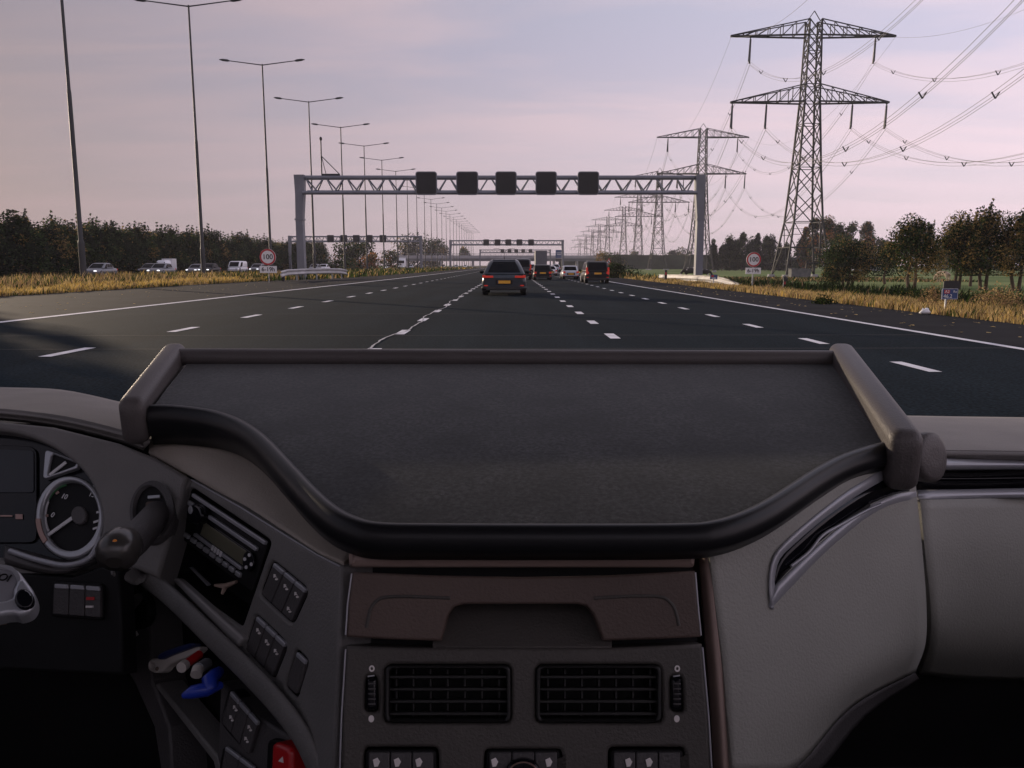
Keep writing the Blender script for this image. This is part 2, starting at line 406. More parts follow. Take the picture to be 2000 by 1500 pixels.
# ------------------------------------------------------------------ trees
def crown_mesh(name, seed, H, W, z0, kind, n, leaf, mats, probs, nclump=46, lean=0.0):
    rg = np.random.default_rng(seed)
    t = rg.random(nclump) ** .9
    if kind == 'round': r = np.sqrt(np.clip(1 - (1.75*t - .85)**2, .03, 1))
    elif kind == 'alder': r = np.interp(t, [0, .25, .5, .8, 1], [.75, 1, .85, .55, .22])
    elif kind == 'row': r = np.interp(t, [0, .3, .6, .85, 1], [.85, 1, .85, .5, .2])
    elif kind == 'poplar': r = np.interp(t, [0, .2, .6, 1], [.55, 1, .8, .15])
    else: r = np.interp(t, [0, .15, 1], [.9, 1, .06])
    a = rg.random(nclump)*6.283; q = np.sqrt(rg.random(nclump)) * .9 + .1
    cx = np.cos(a)*q*r*W/2; cy = np.sin(a)*q*r*W/2; cz = z0 + t*(H - z0)*(.86 if kind in ('alder', 'row') else .96)
    sg = W * (.13 if kind in ('conifer', 'poplar') else .125) * rg.uniform(.6, 1.3, nclump)
    wgt = sg / sg.sum()
    if kind in ('alder', 'row'):          # upright shoots above the crown
        k = 9 if kind == 'alder' else 6
        for _ in range(k):
            x0, y0 = rg.uniform(-.33, .33, 2) * W
            tip = rg.uniform(.86, 1.18) * (1 - abs(x0)/W*.45)
            for s in np.linspace(.5, 1.0, 9):
                cx = np.append(cx, x0 + lean*W*(s-.5)*.8 + rg.normal(0, .006)*W); cy = np.append(cy, y0); cz = np.append(cz, z0 + (H-z0)*s*tip); sg = np.append(sg, W*(.070*(1.0-s)+.011)); wgt = np.append(wgt, .0075*(1.15-s))
        wgt = wgt / wgt.sum()
    c = rg.choice(len(cx), n, p=wgt); off = rg.normal(0, 1, (n, 3)); ln = np.linalg.norm(off, axis=1); off *= (np.minimum(ln, 1.75)/ln)[:, None]; off *= sg[c][:, None]
    off[:, 2] *= 1.25 if kind in ('alder', 'row', 'poplar', 'conifer') else .9
    if kind == 'conifer': off[:, 2] -= np.abs(off[:, 0]) * .5
    pos = np.stack([cx[c], cy[c], cz[c]], 1) + off
    pos[:, 2] = np.maximum(pos[:, 2], z0*.7)
    s = leaf * rg.uniform(.5, 1.5, n)
    u = rg.normal(0, 1, (n, 3)); u /= np.linalg.norm(u, axis=1)[:, None]
    v = np.cross(u, rg.normal(0, 1, (n, 3))); v /= np.linalg.norm(v, axis=1)[:, None]
    u *= s[:, None]; v *= (s*.62)[:, None]
    V = np.stack([pos-u, pos-v*.9+u*.1, pos+u, pos+v*.9-u*.1], 1).reshape(-1, 3)
    Fc = (np.arange(n)[:, None]*4 + np.array([0, 1, 2, 3])).tolist()
    me = bpy.data.meshes.new(name); me.from_pydata(V.tolist(), [], Fc)
    for m in mats: me.materials.append(m)
    pc = rg.choice(len(mats), len(cx), p=probs); mi = pc[c]; sw = rg.random(n) < .25
    mi[sw] = rg.choice(len(mats), int(sw.sum()), p=probs); me.polygons.foreach_set('material_index', mi.tolist())
    return me
def trunk_mb(seed, H, z0, W, r, multi=1):
    rr = random.Random(seed); mb = MB()
    for k in range(multi):
        ox = (k - (multi-1)/2) * r * 3.2
        top = H*.8; pts = [(ox, 0, -.25)]
        for s in (.2, .45, .7, 1): pts.append((ox + rr.uniform(-.05, .05)*W + ox*s*.6, rr.uniform(-.05, .05)*W, top*s))
        mb.tube(pts, [r*1.25, r, r*.75, r*.5, r*.2], 7)
        for j in range(5):
            z = z0*.9 + (H-z0)*.12*(j+.5); a = rr.random()*6.28
            b = Vector((ox, 0, z)); e = b + Vector((math.cos(a)*W*.36, math.sin(a)*W*.36, (H-z0)*.22))
            mb.tube([b, b*.5 + e*.5 + Vector((0, 0, .1)), e], [r*.45, r*.3, r*.12], 5)
    return mb
def tree(name, label, cat, loc, H, W, z0, kind, n, leaf, mats, probs, seed, group=None, r=.14, multi=1, lean=0, nclump=46):
    t = thing(name, label, cat, loc, 0, group)
    link(bpy.data.objects.new('crown', crown_mesh('crown', seed, H, W, z0, kind, n, leaf, mats, probs, nclump, lean)), t)
    trunk_mb(seed, H, z0, W, r, multi).build('trunk', M_bark, t)
    return t
LM = [L_dark, L_mid, L_gold]
# dense row left of the opposite carriageway
protos = []
rr = random.Random(11)
for k in range(6):
    protos.append((9.2, 6.4))
    t = tree('roadside_tree', 'dark bushy tree in the dense row beyond the left carriageway', 'tree', (0, -500, 0), 9.2, 5.0, .3, 'row', 8500, .16, LM, [[.70, .25, .05], [.50, .34, .16], [.72, .22, .06], [.40, .34, .26], [.65, .27, .08], [.55, .30, .15]][k], 100+k, 'trees lining the far carriageway', .13)
    protos[-1] = t
k = 0; row = []
y = 62.0
while y < 262:
    for lane in (0, 1):
        x = -60.5 - lane*5 + rr.uniform(-1, 1); yy = y + lane*2.1 + rr.uniform(-.5, .5)
        hs = float(np.interp(yy, [60, 90, 94, 104, 125, 260], [.86, .86, 1.0, .88, .88, .95])) * rr.uniform(.84, 1.06)
        if 88 < yy < 96 and lane == 0: hs *= 1.1
        src = protos[k % 6]
        o = src if k < 6 else dup(src)
        o.location = (x, yy, -.5); o.rotation_euler = (0, 0, rr.random()*6.28); o.scale = (rr.uniform(.85, 1.15), rr.uniform(.85, 1.15), hs); k += 1
    y += 3.9 if y < 150 else 6.2
for i, (dx, dy) in enumerate(((0, -3.2), (-4, -1.5), (1, -9), (-2, -14), (0, -20))):  # unseen poplars added to keep direct sun off the dashboard
    tree('poplar', 'tall bushy poplar added out of view to shade the cab', 'tree', (-60+dx, 68+dy, -.5), 25, 8, .6, 'poplar', 6000, .34, LM, [.5, .35, .15], 300+i, 'poplars added out of view for shade', .3)
# round trees beside the overpass, bushes
def px_tree(name, label, cat, px, pb, pt, pw, Y, kind, n, leaf, mats, probs, seed, group, z0f=.2, r=.15, multi=1, lean=0, gz_=None, nclump=46):
    b = P(px, pb, Y); t = P(px, pt, Y); H = t.z - b.z; W = pw / F * Y
    zb = gz_ if gz_ is not None else b.z
    return tree(name, label, cat, (b.x, Y, zb), t.z - zb, W, (t.z - zb)*z0f, kind, n, leaf, mats, probs, seed, group, r, multi, lean, nclump)
g = 'trees around the far overpass'
px_tree('round_tree', 'large round dark tree behind the left end of the overpass', 'tree', 808, 525, 468, 75, 450, 'round', 4200, .55, LM, [.6, .3, .1], 21, g, .1, .4)
px_tree('round_tree', 'second round dark tree behind the overpass, right of the larger one', 'tree', 853, 525, 470, 48, 455, 'round', 3000, .55, LM, [.6, .3, .1], 22, g, .1, .4)
px_tree('round_tree', 'broad green tree behind the left carriageway gantry', 'tree', 698, 527, 473, 70, 240, 'round', 3600, .34, LM, [.55, .33, .12], 23, g, .1, .3)
px_tree('round_tree', 'small leafy tree rising beyond the overpass parapet', 'tree', 906, 510, 483, 22, 520, 'round', 1200, .5, LM, [.3, .45, .25], 24, g, .1, .3)
for i, (px, pt, pw, lab, ms) in enumerate(((665, 505, 50, 'low green bush behind the long left guard rail', [.4, .5, .1]), (727, 497, 34, 'russet bush standing beside the left carriageway', [.1, .2, .7]), (762, 492, 40, 'green shrub between the russet bush and the overpass', [.4, .45, .15]), (685, 512, 34, 'pale green bush low beside the left carriageway', [.2, .6, .2]))):
    px_tree('roadside_bush', lab, 'bush', px, 528, pt, pw, 205+i*5, 'round', 1500, .22, [L_dark, L_mid, L_rust], ms, 30+i, 'bushes by the left carriageway', .05, .08)
# conifers and poplars right
g = 'conifers behind the meadow'
con = [(1392, 465), (1410, 482), (1424, 463), (1437, 470), (1449, 457), (1466, 467), (1478, 456), (1494, 462), (1505, 461), (1520, 478), (1534, 476), (1562, 470)]
labs = ['conifer at the left end of the row behind the meadow', None, None, None, None, None, None, None, None, None, None, 'dark conifer just right of the nearest pylon leg']
for i, (px, pt) in enumerate(con):
    px_tree('conifer', labs[i] or 'dark spire shaped conifer in the row behind the meadow', 'tree', px, 526, pt, 21 + 7*((i*7) % 3), 300 + (i*13) % 25, 'conifer', 3600, .30, [L_con, L_dark, L_mid], [.6, .2, .2], 40+i, g, .05, .2, gz_=-.9)
g = 'poplars behind the nearest pylon'
pop = [(1588, 432, 34), (1612, 431, 40), (1636, 438, 38), (1660, 441, 40), (1688, 437, 36), (1572, 445, 24)]
for i, (px, pt, pw) in enumerate(pop):
    m3 = [.35, .30, .35] if i in (0, 4, 5) else [.5, .35, .15]
    px_tree('poplar', ('rusty autumn poplar behind the nearest pylon', 'tall grey green poplar in the clump right of the nearest pylon')[0 if i in (0, 5) else 1] if i != 4 else 'poplar with russet top at the right end of the clump', 'tree', px, 527, pt, pw, 250+i*6, 'poplar', 6500, .26, [L_dark, L_mid, L_rust], m3, 60+i, g, .12, .25, gz_=-.9)
g = 'low trees on the far horizon'
for i, (px, pt, pw) in enumerate(((1234, 491, 28), (1312, 491, 22), (1335, 488, 34), (1275, 497, 20), (1715, 466, 34), (1735, 472, 30), (1690, 480, 30), (1965, 470, 60), (1900, 480, 60), (1845, 482, 50), (1800, 488, 60))):
    px_tree('distant_tree', ('hazy round tree poking above the embankment', 'hazy tree behind the near roadside trees')[0 if i < 4 else 1], 'tree', px, 522, pt, pw, 520 if i < 4 else 300+i*7, 'round', 1500, .5, LM, [.5, .4, .1], 80+i, g, .05, .2, gz_=-.9)
px_tree('roadside_bush', 'ochre bush at the left end of the embankment', 'bush', 1178, 523, 493, 30, 300, 'round', 1800, .25, [L_mid, L_gold, L_rust], [.45, .4, .15], 95, 'bushes by the embankment', .05, .1)
px_tree('roadside_bush', 'dark green bush beside the ochre bush at the embankment', 'bush', 1200, 525, 497, 38, 290, 'round', 1800, .25, LM, [.6, .35, .05], 96, 'bushes by the embankment', .05, .1)
px_tree('roadside_bush', 'dark bush beside the warning triangle sign', 'bush', 1199, 545, 516, 36, 78, 'round', 1500, .09, LM, [.75, .22, .03], 97, 'bushes by the embankment', .05, .04)
px_tree('roadside_bush', 'dark scrub on the verge left of the right guard rail', 'bush', 1225, 546, 528, 50, 84, 'round', 1300, .09, LM, [.55, .40, .05], 98, 'bushes by the embankment', .05, .04)
# near right trees
AM = [L_dark, L_mid, L_gold]
near = [
    ('short dense round tree nearest to the lattice pylon', 1655, 553, 476, 100, 82, [.62, .25, .13], 3, 'round', 6500),
    ('small gappy tree between the short round tree and the leaning alder', 1728, 552, 474, 46, 90, [.5, .28, .22], 1, 'alder', 2600),
    ('twin trunked alder with feathery top shoots behind the distance marker sign', 1780, 565, 432, 100, 66, [.50, .26, .24], 2, 'alder', 7000),
    ('tall golden tipped alder left in the roadside group of four', 1868, 560, 425, 92, 70, [.46, .28, .26], 2, 'alder', 6500),
    ('tallest alder in the right roadside group with a feathery crown', 1920, 563, 406, 92, 68, [.46, .28, .26], 2, 'alder', 7000),
    ('alder at the right frame edge with pale trunks', 1985, 562, 418, 90, 66, [.42, .30, .28], 2, 'alder', 6500),
    ('dark alder filling the gap inside the right roadside group', 1895, 556, 445, 80, 80, [.6, .25, .15], 1, 'alder', 5000),
]
for i, (lab, px, pb, pt, pw, Y, pr, mu, kd, n) in enumerate(near):
    px_tree('alder' if kd == 'alder' else 'round_tree', lab, 'tree', px, pb, pt, pw, Y, kd, int(n*1.9), .088, AM, pr, 200+i*3, 'trees on the right beyond the ditch', .24 if i else .12, .13, mu, .22, nclump=60)
px_tree('roadside_bush', 'low scrub bush at the foot of the short round tree', 'bush', 1625, 556, 520, 36, 80, 'round', 1600, .10, AM, [.5, .3, .2], 231, 'bushes by the ditch', .02, .04)
px_tree('roadside_bush', 'dark weeds bush beside the ditch below the roadside trees', 'bush', 1765, 592, 566, 60, 36, 'round', 1500, .05, [L_gdk, L_ggrn, L_gold], [.6, .3, .1], 232, 'bushes by the ditch', .02, .03, gz_=-.7)
px_tree('roadside_bush', 'brown dry weeds clump left of the distance marker sign', 'bush', 1818, 615, 553, 46, 21, 'alder', 900, .026, [L_gbrn, L_ggold, L_mid], [.6, .25, .15], 233, 'bushes by the ditch', .02, .012, gz_=-.1)
px_tree('roadside_bush', 'brown flowering weeds right of the distance marker sign', 'bush', 1950, 625, 575, 110, 21, 'round', 3000, .026, [L_gbrn, L_ggold, L_ggrn], [.55, .25, .20], 234, 'bushes by the ditch', .02, .012, gz_=-.15)
px_tree('roadside_bush', 'dark green weed tuft at the road edge on the right verge', 'bush', 1605, 600, 582, 40, 25, 'round', 900, .03, [L_gdk, L_ggrn], [.6, .4], 235, 'bushes by the ditch', .02, .012, gz_=-.06)

# ------------------------------------------------------------------ lamp posts
def lamp_post():
    t = thing('lamp_post', 'tall grey double armed lamp post', 'lamp post', group='lamp posts along the median')
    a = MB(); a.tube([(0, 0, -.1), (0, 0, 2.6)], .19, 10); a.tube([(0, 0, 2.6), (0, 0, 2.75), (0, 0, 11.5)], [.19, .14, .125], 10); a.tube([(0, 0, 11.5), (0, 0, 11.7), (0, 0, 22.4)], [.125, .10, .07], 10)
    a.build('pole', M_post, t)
    for s in (-1, 1):
        m = MB(); m.tube([(0, 0, 22.3), (s*.5, 0, 22.36), (s*3.6, 0, 22.75)], [.06, .055, .045], 8); m.build('arm', M_post, t)
        h = MB(); h.tube([(s*3.45, 0, 22.72), (s*3.7, 0, 22.77), (s*4.2, 0, 22.83), (s*4.55, 0, 22.86)], [.05, .13, .12, .04], 8); h.build('lamp_head', M_post, t)
    return t
L0 = lamp_post()
desc = {0: 'nearest lamp post, cut off at the top of the picture', 1: 'second lamp post from the left, its arms near the picture top', 2: 'lamp post behind the left 100 speed sign', 3: 'lamp post standing just right of the left gantry leg', 4: 'lamp post behind the camera mast on the gantry'}
for k in range(26):
    o = L0 if k == 0 else dup(L0)
    yk = 49.8 + 19.35*k
    o.location = (-26.7 + .012*k*3, yk, .0)
    o['label'] = desc.get(k, 'slim double armed lamp post in the row beyond the near gantry' if k < 9 else 'tiny distant double armed lamp post in the receding median row')

# ------------------------------------------------------------------ gantries
def gantry():
    t = thing('sign_gantry', 'near grey lattice gantry spanning all lanes with five black lane signs', 'gantry', (0, 70, 0), group='overhead gantries')
    Yg = 70.0
    def q(px, py): v = P(px, py, Yg); return Vector((v.x, 0, v.z))
    xl, xr = q(585, 400).x, q(1368, 400).x; zt, zb = q(1000, 347).z, q(1000, 378).z
    for s, x in ((1, xl), (-1, xr)):
        m = MB(); w0, w1 = .78, .66
        dx = -s*.25
        vs = []
        for z, wx in ((-.6, .62), (zb-2.2, .60), (zb-.05, .74), (zt+.22, .86)):
            for a, b in ((-1, -1), (1, -1), (1, 1), (-1, 1)): vs.append((x + a*wx/2 + (s*.12 if z > zb-1 else 0), b*.38, z))
        fs = [(i*4+k, i*4+(k+1) % 4, (i+1)*4+(k+1) % 4, (i+1)*4+k) for i in range(3) for k in range(4)] + [(3, 2, 1, 0), (12, 13, 14, 15)]
        m.add(vs, fs); m.build('leg', M_dsteel, t)
        f = MB(); f.box((x, 0, zb-2.2), (.74, .86, .14)); f.build('leg_flange', M_dsteel, t)
    m = MB(); a = xl+.5; b = xr-.5
    m.tube([(a, 0, zt), (b, 0, zt)], .19, 8); m.tube([(a, -.75, zb), (b, -.75, zb)], .16, 8); m.tube([(a, .9, zb+.25), (b, .9, zb+.25)], .11, 8)
    n = 19; st = (b-a)/n
    for i in range(n):
        x0 = a+i*st
        for yy, z in ((-.75, zb), (.9, zb+.25)):
            m.tube([(x0+st*.06, 0, zt), (x0+st*.5, yy, z)], .065, 6); m.tube([(x0+st*.5, yy, z), (x0+st*.94, 0, zt)], .065, 6)
        m.tube([(x0+st*.5, -.75, zb), (x0+st*.5, .9, zb+.25)], .06, 6)
    m.build('truss', M_dsteel, t)
    for x0, x1 in ((815, 856), (893, 935), (968, 1009), (1045, 1086), (1126, 1167)):
        c = (q(x0, 360) + q(x1, 360)) / 2; wd = q(x1, 360).x - q(x0, 360).x; hz = q(900, 338).z - q(900, 383).z; cz = (q(900, 338).z + q(900, 383).z)/2
        def rr_(w_, h_, r):
            o = []
            for cx, cz_, a0 in ((w_/2-r, h_/2-r, 0), (-w_/2+r, h_/2-r, 90), (-w_/2+r, -h_/2+r, 180), (w_/2-r, -h_/2+r, 270)):
                for k in range(5): aa = R(a0+k*22.5); o.append((cx+r*math.cos(aa), cz_+r*math.sin(aa)))
            return o
        def prism(mb, pts, y0, y1):
            n = len(pts); vs = [(c.x+p[0], y0, cz+p[1]) for p in pts] + [(c.x+p[0], y1, cz+p[1]) for p in pts]
            mb.add(vs, [tuple(range(n)), tuple(range(2*n-1, n-1, -1))] + [(i, n+i, n+(i+1) % n, (i+1) % n) for i in range(n)])
        s1 = MB(); prism(s1, rr_(wd, hz, .22), -1.22, -.98); fr = s1.build('lane_sign', M_dsteel, t)
        s2 = MB(); prism(s2, rr_(wd-.16, hz-.16, .17), -1.25, -1.215); s2.build('sign_screen', M_sblack, fr)
    return t, zt
GA, GZT = gantry()
# camera mast on the left part of the near gantry
def mast():
    def q(px, py): return P(px, py, 70)
    t = thing('camera_mast', 'thin braced camera mast standing on top of the near gantry', 'mast', q(645, 342))
    o = q(645, 342)
    m = MB(); m.bar(q(628, 341)-o, q(664, 341)-o, .14); m.bar(q(631, 341)-o, q(631, 349)-o, .1); m.bar(q(660, 341)-o, q(660, 349)-o, .1); m.build('base_beam', M_post, t)
    m = MB(); m.tube([q(628.5, 341)-o, q(626.5, 272)-o], .055, 8); m.build('mast_pole', M_post, t)
    m = MB(); m.tube([q(628, 305)-o, q(664, 341)-o], .04, 6); m.tube([q(628, 305)-o, q(637, 341)-o], .03, 6); m.build('brace', M_post, t)
    m = MB(); c = q(626.5, 271)-o; m.sphere(c, (.12, .12, .17)); m.build('camera_head', M_black, t)
mast()
dup(GA, (-.63, 247, 0), label='second gantry further down the road with five small black signs')
dup(GA, (2.6, 395, 0), label='farthest small gantry seen in front of the overpass')
dup(GA, (-40.3, 212, 0), label='grey gantry over the left carriageway in front of trees')
def bluesign():
    p = P(1092, 496, 392)
    t = thing('direction_sign', 'small blue direction sign hanging on the farthest gantry', 'sign', p)
    MB().box((0, 0, 0), (3.4, .2, 3.9)).build('sign_panel', M_blue, t)
    MB().box((0, -.12, .5), (2.4, .05, .25)).box((0, -.12, -.3), (2.0, .05, .25)).build('sign_lettering', M_white, t)
    p2 = P(1092, 508, 391); MB().box((p2.x-p.x, 0, p2.z-p.z), (3.2, .2, 1.5)).build('lower_panel', M_sblack, t)
bluesign()

# ------------------------------------------------------------------ overpass
def overpass():
    t = thing('overpass', 'pale concrete overpass bridge crossing the motorway far ahead', 'bridge', (0, 420, 0))
    xl, xr = -62, 48
    zt = P(1000, 499, 420).z; zd = P(1000, 505, 420).z; zb = P(1000, 510, 420).z
    MB().box(((xl+xr)/2, 0, (zt+zd)/2), (xr-xl, 9, zt-zd)).build('parapet', M_conc, t)
    MB().box(((xl+xr)/2, .6, (zd+zb)/2), (xr-xl, 8.2, zd-zb)).build('deck', M_dsteel, t)
    m = MB()
    for k in range(40):
        x = xl + (xr-xl)*k/39; m.bar((x, -4.2, zt), (x, -4.2, zt+.9), .12)
    m.bar((xl, -4.2, zt+.9), (xr, -4.2, zt+.9), .14); m.bar((xl, -4.2, zt+.5), (xr, -4.2, zt+.5), .1); m.build('railing', M_dsteel, t)
    for x in (-55, -37, -20.5, 9, 22, 34):
        c = MB()
        for yy in (-3, 0, 3): c.tube([(x, yy, -1), (x, yy, zb)], .5, 8)
        c.build('pier', M_conc, t)
overpass()
for px, lab in ((985, 'curved twin armed lamp on the overpass above the dark blue car'), (1160, 'curved twin armed lamp at the right end of the overpass')):
    b = P(px, 505, 418); k = 418/F
    t = thing('bridge_lamp', lab, 'lamp post', b, group='curved lamps on the overpass')
    MB().tube([(0, 0, 0), (0, 0, 12*k)], .16, 6).build('pole', M_post, t)
    for s in (-1, 1):
        MB().tube([(0, 0, 11*k), (s*5*k, 0, 17*k), (s*12*k, 0, 19*k), (s*21*k, 0, 18.5*k)], [.14, .13, .12, .12], 6).build('arm', M_post, t)

# ------------------------------------------------------------------ pylons and cables
LEG = [(-.9, 4.1), (9.2, 2.62), (18.3, 2.0), (30.5, 1.37), (41.9, 1.14), (44.6, 1.08)]
def hw(z): return float(np.interp(z, [a for a, b in LEG], [b for a, b in LEG]))
ATT = [(-11.2, 41.9), (11.2, 41.9), (-14.0, 30.5), (-7.8, 30.5), (7.8, 30.5), (14.0, 30.5)]
INS = 4.5
def pylon():
    t = thing('lattice_pylon', 'nearest tall lattice pylon with two crossarms right of the gantry', 'pylon', group='high voltage pylons')
    m = MB(); zs = [a for a, b in LEG]
    for sx in (-1, 1):
        for sy in (-1, 1):
            for i in range(len(zs)-1):
                m.bar((sx*hw(zs[i]), sy*hw(zs[i]), zs[i]), (sx*hw(zs[i+1]), sy*hw(zs[i+1]), zs[i+1]), .30 if zs[i] < 20 else .24)
    lv = [9.2, 14.2, 18.9, 22.6, 26.6, 30.5, 33.5, 36.4, 39.2, 41.9, 44.6]
    def face(k, a, z):
        h = hw(z); return {0: (a*h, -h, z), 1: (a*h, h, z), 2: (-h, a*h, z), 3: (h, a*h, z)}[k]
    for i in range(len(lv)-1):
        for k in range(4):
            m.bar(face(k, -1, lv[i]), face(k, 1, lv[i+1]), .15); m.bar(face(k, 1, lv[i]), face(k, -1, lv[i+1]), .15)
            if i in (2, 5, 8, 9) or i % 2 == 0: m.bar(face(k, -1, lv[i]), face(k, 1, lv[i]), .13)
    for k in range(4):
        m.bar(face(k, -1, 4.6), face(k, 1, 4.6), .16)
        for a in (-1, 1):
            m.bar(face(k, a, 9.2), face(k, 0, 4.6), .14); m.bar(face(k, a, -.6), face(k, a*.25, 4.6), .13)
            m.bar(face(k, a, 6.9), face(k, a*.5, 6.9), .1); m.bar(face(k, a, 2.2), face(k, a*.62, 2.2), .1); m.bar(face(k, a, 7.9), face(k, a*.25, 7.9), .08)
    for a in (-1, 1): m.bar((a*1.08, 0, 44.6), (0, 0, 46.2), .12)
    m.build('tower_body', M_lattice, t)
    for z, zt, ln in ((41.9, 44.6, 14.8), (30.5, 33.5, 14.4)):
        m = MB()
        for s in (-1, 1):
            for sy in (-1, 1):
                b0 = hw(z); m.bar((s*b0, sy*b0, z), (s*ln, sy*.12, z), .26); m.bar((s*hw(zt), sy*hw(zt), zt), (s*ln, sy*.12, z+.1), .16)
                n = 6; pts = []
                for i in range(n+1):
                    f = i/n; pts.append((Vector((s*(b0+(ln-b0)*f), sy*(b0*(1-f)+.12*f), z)), Vector((s*(hw(zt)+(ln-hw(zt))*f), sy*(hw(zt)*(1-f)+.12*f), zt+(z+.1-zt)*f))))
                for i in range(1, n):
                    m.bar(pts[i][0], pts[i][1], .12); m.bar(pts[i][0], pts[i-1][1], .11)
            for i in range(1, 6):
                f = i/6; x = s*(b0+(ln-b0)*f); yy = b0*(1-f)+.12*f; m.bar((x, -yy, z), (x, yy, z), .1)
        m.build('crossarm', M_lattice, t)
    for x, z in ATT:
        m = MB()
        m.bar((x, 0, z), (x, 0, z-.5), .12)
        for s in (-1, 1):
            m.tube([(x, 0, z-.5), (x-.10+s*.32, s*.9, z-INS)], .17, 6); m.bar((x, 0, z-.4), (x+s*.3, 0, z-.05), .08)
        m.build('insulator', M_insul, t)
    for sx in (-1, 1):
        for sy in (-1, 1):
            MB().box((sx*4.15, sy*4.15, -.75), (1.1, 1.1, .7)).build('footing', M_conc, t)
    return t
PY0 = pylon()
# positions along the line (pixel centre at base gives the offset, arm span gives the distance)
PK_ = .943
PYL = [(44.0, 34, 0), (50.9, 141, 0), (57.8, 248, 0), (65.0, 358, 0), (72.5, 462, 0), (79.0, 570, 0), (82, 690, 0), (88, 812, 0), (93, 930, 0), (99, 1080, 0), (106, 1260, 0)]
pl_lab = {1: 'nearest tall lattice pylon with two crossarms right of the gantry', 2: 'second lattice pylon, seen through the right gantry leg', 3: 'third lattice pylon, seen under the right end of the gantry beam', 4: 'fourth lattice pylon standing behind the embankment', 0: 'lattice pylon carrying the cables outside the picture at right'}
for i, (x, y, rz) in enumerate(PYL):
    o = PY0 if i == 0 else dup(PY0)
    o.location = (x, y, -.05); o.scale = (PK_,)*3; o['label'] = pl_lab.get(i, 'tiny hazy lattice pylon far down the receding line')
def cable(att, label, two, z_off, sag):
    att = (att[0]*PK_, att[1]*PK_); z_off *= PK_
    m = MB(); o = Vector((PYL[0][0]+att[0], PYL[0][1], att[1]))
    for i in range(7):
        a = Vector((PYL[i][0]+att[0], PYL[i][1], att[1]-z_off)); b = Vector((PYL[i+1][0]+att[0], PYL[i+1][1], att[1]-z_off))
        for dx, dz in (((-.28, 0), (.22, .0), (0, -.4)) if two else ((0, 0),)):
            n = 26 if i < 2 else 12; pts = []
            for k in range(n+1):
                f = k/n; p = a.lerp(b, f) + Vector((dx, 0, dz - 4*sag*f*(1-f))); pts.append(p - o)
            m.tube(pts, .020 if i < 2 else .030, 5, cap=False)
        if two and i < 4:
            for f in (.14, .3, .46, .62, .78, .92):
                p = a.lerp(b, f) + Vector((0, 0, -4*sag*f*(1-f))) - o
                m.bar(p+Vector((-.34, 0, .06)), p+Vector((0, 0, -.45)), .09, 1); m.bar(p+Vector((.30, 0, .06)), p+Vector((0, 0, -.45)), .09, 1)
    c = m.build('power_cable', [M_cable, M_insul]); c.location = o
    tag(c, label, 'cable', 'power cables on the pylon line')
for a, lb in zip(ATT, ('bundled power cable on the left end of the upper crossarms', 'bundled power cable on the right end of the upper crossarms', 'outer left bundled cable of the lower crossarms', 'inner left bundled cable of the lower crossarms', 'inner right bundled cable of the lower crossarms', 'outer right bundled cable of the lower crossarms')):
    cable(a, lb, True, INS, 11.5)
cable((-14.7, 41.9), 'thin earth wire from the left tip of the upper crossarms', False, .2, 8)
cable((14.7, 41.9), 'thin earth wire from the right tip of the upper crossarms', False, .2, 8)
# concrete cabin and pipe at the pylon foot
b = P(1561, 543, 133)
t = thing('concrete_cabin', 'grey concrete cabinet block at the foot of the nearest pylon', 'cabinet', (b.x, 133, -.9))
MB().box((0, 0, .72), (3.2, 1.6, 1.44)).build('cabinet_body', M_conc2, t)
MB().box((0, 0, 1.49), (3.35, 1.75, .1)).build('cabinet_lid', M_conc2, t)
pp = P(1597, 512, 135)
MB().tube([(1.2, .2, 1.5), (1.2, .2, 2.2), (1.35, .2, 2.4), (3.0, .2, 2.4), (3.3, .25, 2.7), (3.2, .3, 9)], .16, 8).build('cable_pipe', M_black, t)

# ------------------------------------------------------------------ signs
def round_sign(loc, dia, zc, label, pole_bot):
    t = thing('speed_sign', label, 'road sign', loc, group='speed limit signs')
    r = dia/2
    MB().tube([(0, .06, pole_bot), (0, .06, zc+r*.6)], .04, 8).build('pole', M_steel, t)
    d = MB(); d.cyl((0, 0, zc), (0, 1, 0), r, .05, 40); dd = d.build('sign_disc', M_white, t)
    rg = MB()
    n = 48; vs = []
    for rad, yy in ((r*.985, -.034), (r*.78, -.034)):
        for k in range(n): vs.append((rad*math.cos(2*math.pi*k/n), yy, zc+rad*math.sin(2*math.pi*k/n)))
    rg.add(vs, [(k, (k+1) % n, n+(k+1) % n, n+k) for k in range(n)]); rg.build('red_ring', M_red, dd)
    text('100', dia*.44, Vector((0, -.036, zc-.0)), XU, ZU, NB, M_black, 'number', dd, .002, bold=dia*.006)
    pw, ph = dia*1.05, dia*.42; zp = zc - r - ph*.62
    MB().box((0, 0, zp), (pw, .04, ph)).build('hours_plate', M_white, t)
    fb = MB()
    for a, b_, cx, cz in ((pw*.96, .012, 0, ph*.44), (pw*.96, .012, 0, -ph*.44), (.012, ph*.88, -pw*.475, 0), (.012, ph*.88, pw*.475, 0)): fb.box((cx, -.022, zp+cz), (a, .006, b_))
    text('6-19h', dia*.36, Vector((0, -.024, zp)), XU, ZU, NB, M_black, 'hours', t, .002, bold=dia*.006)
p = P(1472, 507, 46); round_sign((p.x, 46, 0), 27/F*46*1.04, p.z, 'white and red 100 speed sign with 6-19h plate on the right verge', -.4)
p = P(523, 502, 56); round_sign((p.x, 56, 0), 30/F*56*1.04, p.z, 'white and red 100 speed sign with 6-19h plate on the left median', -.1)
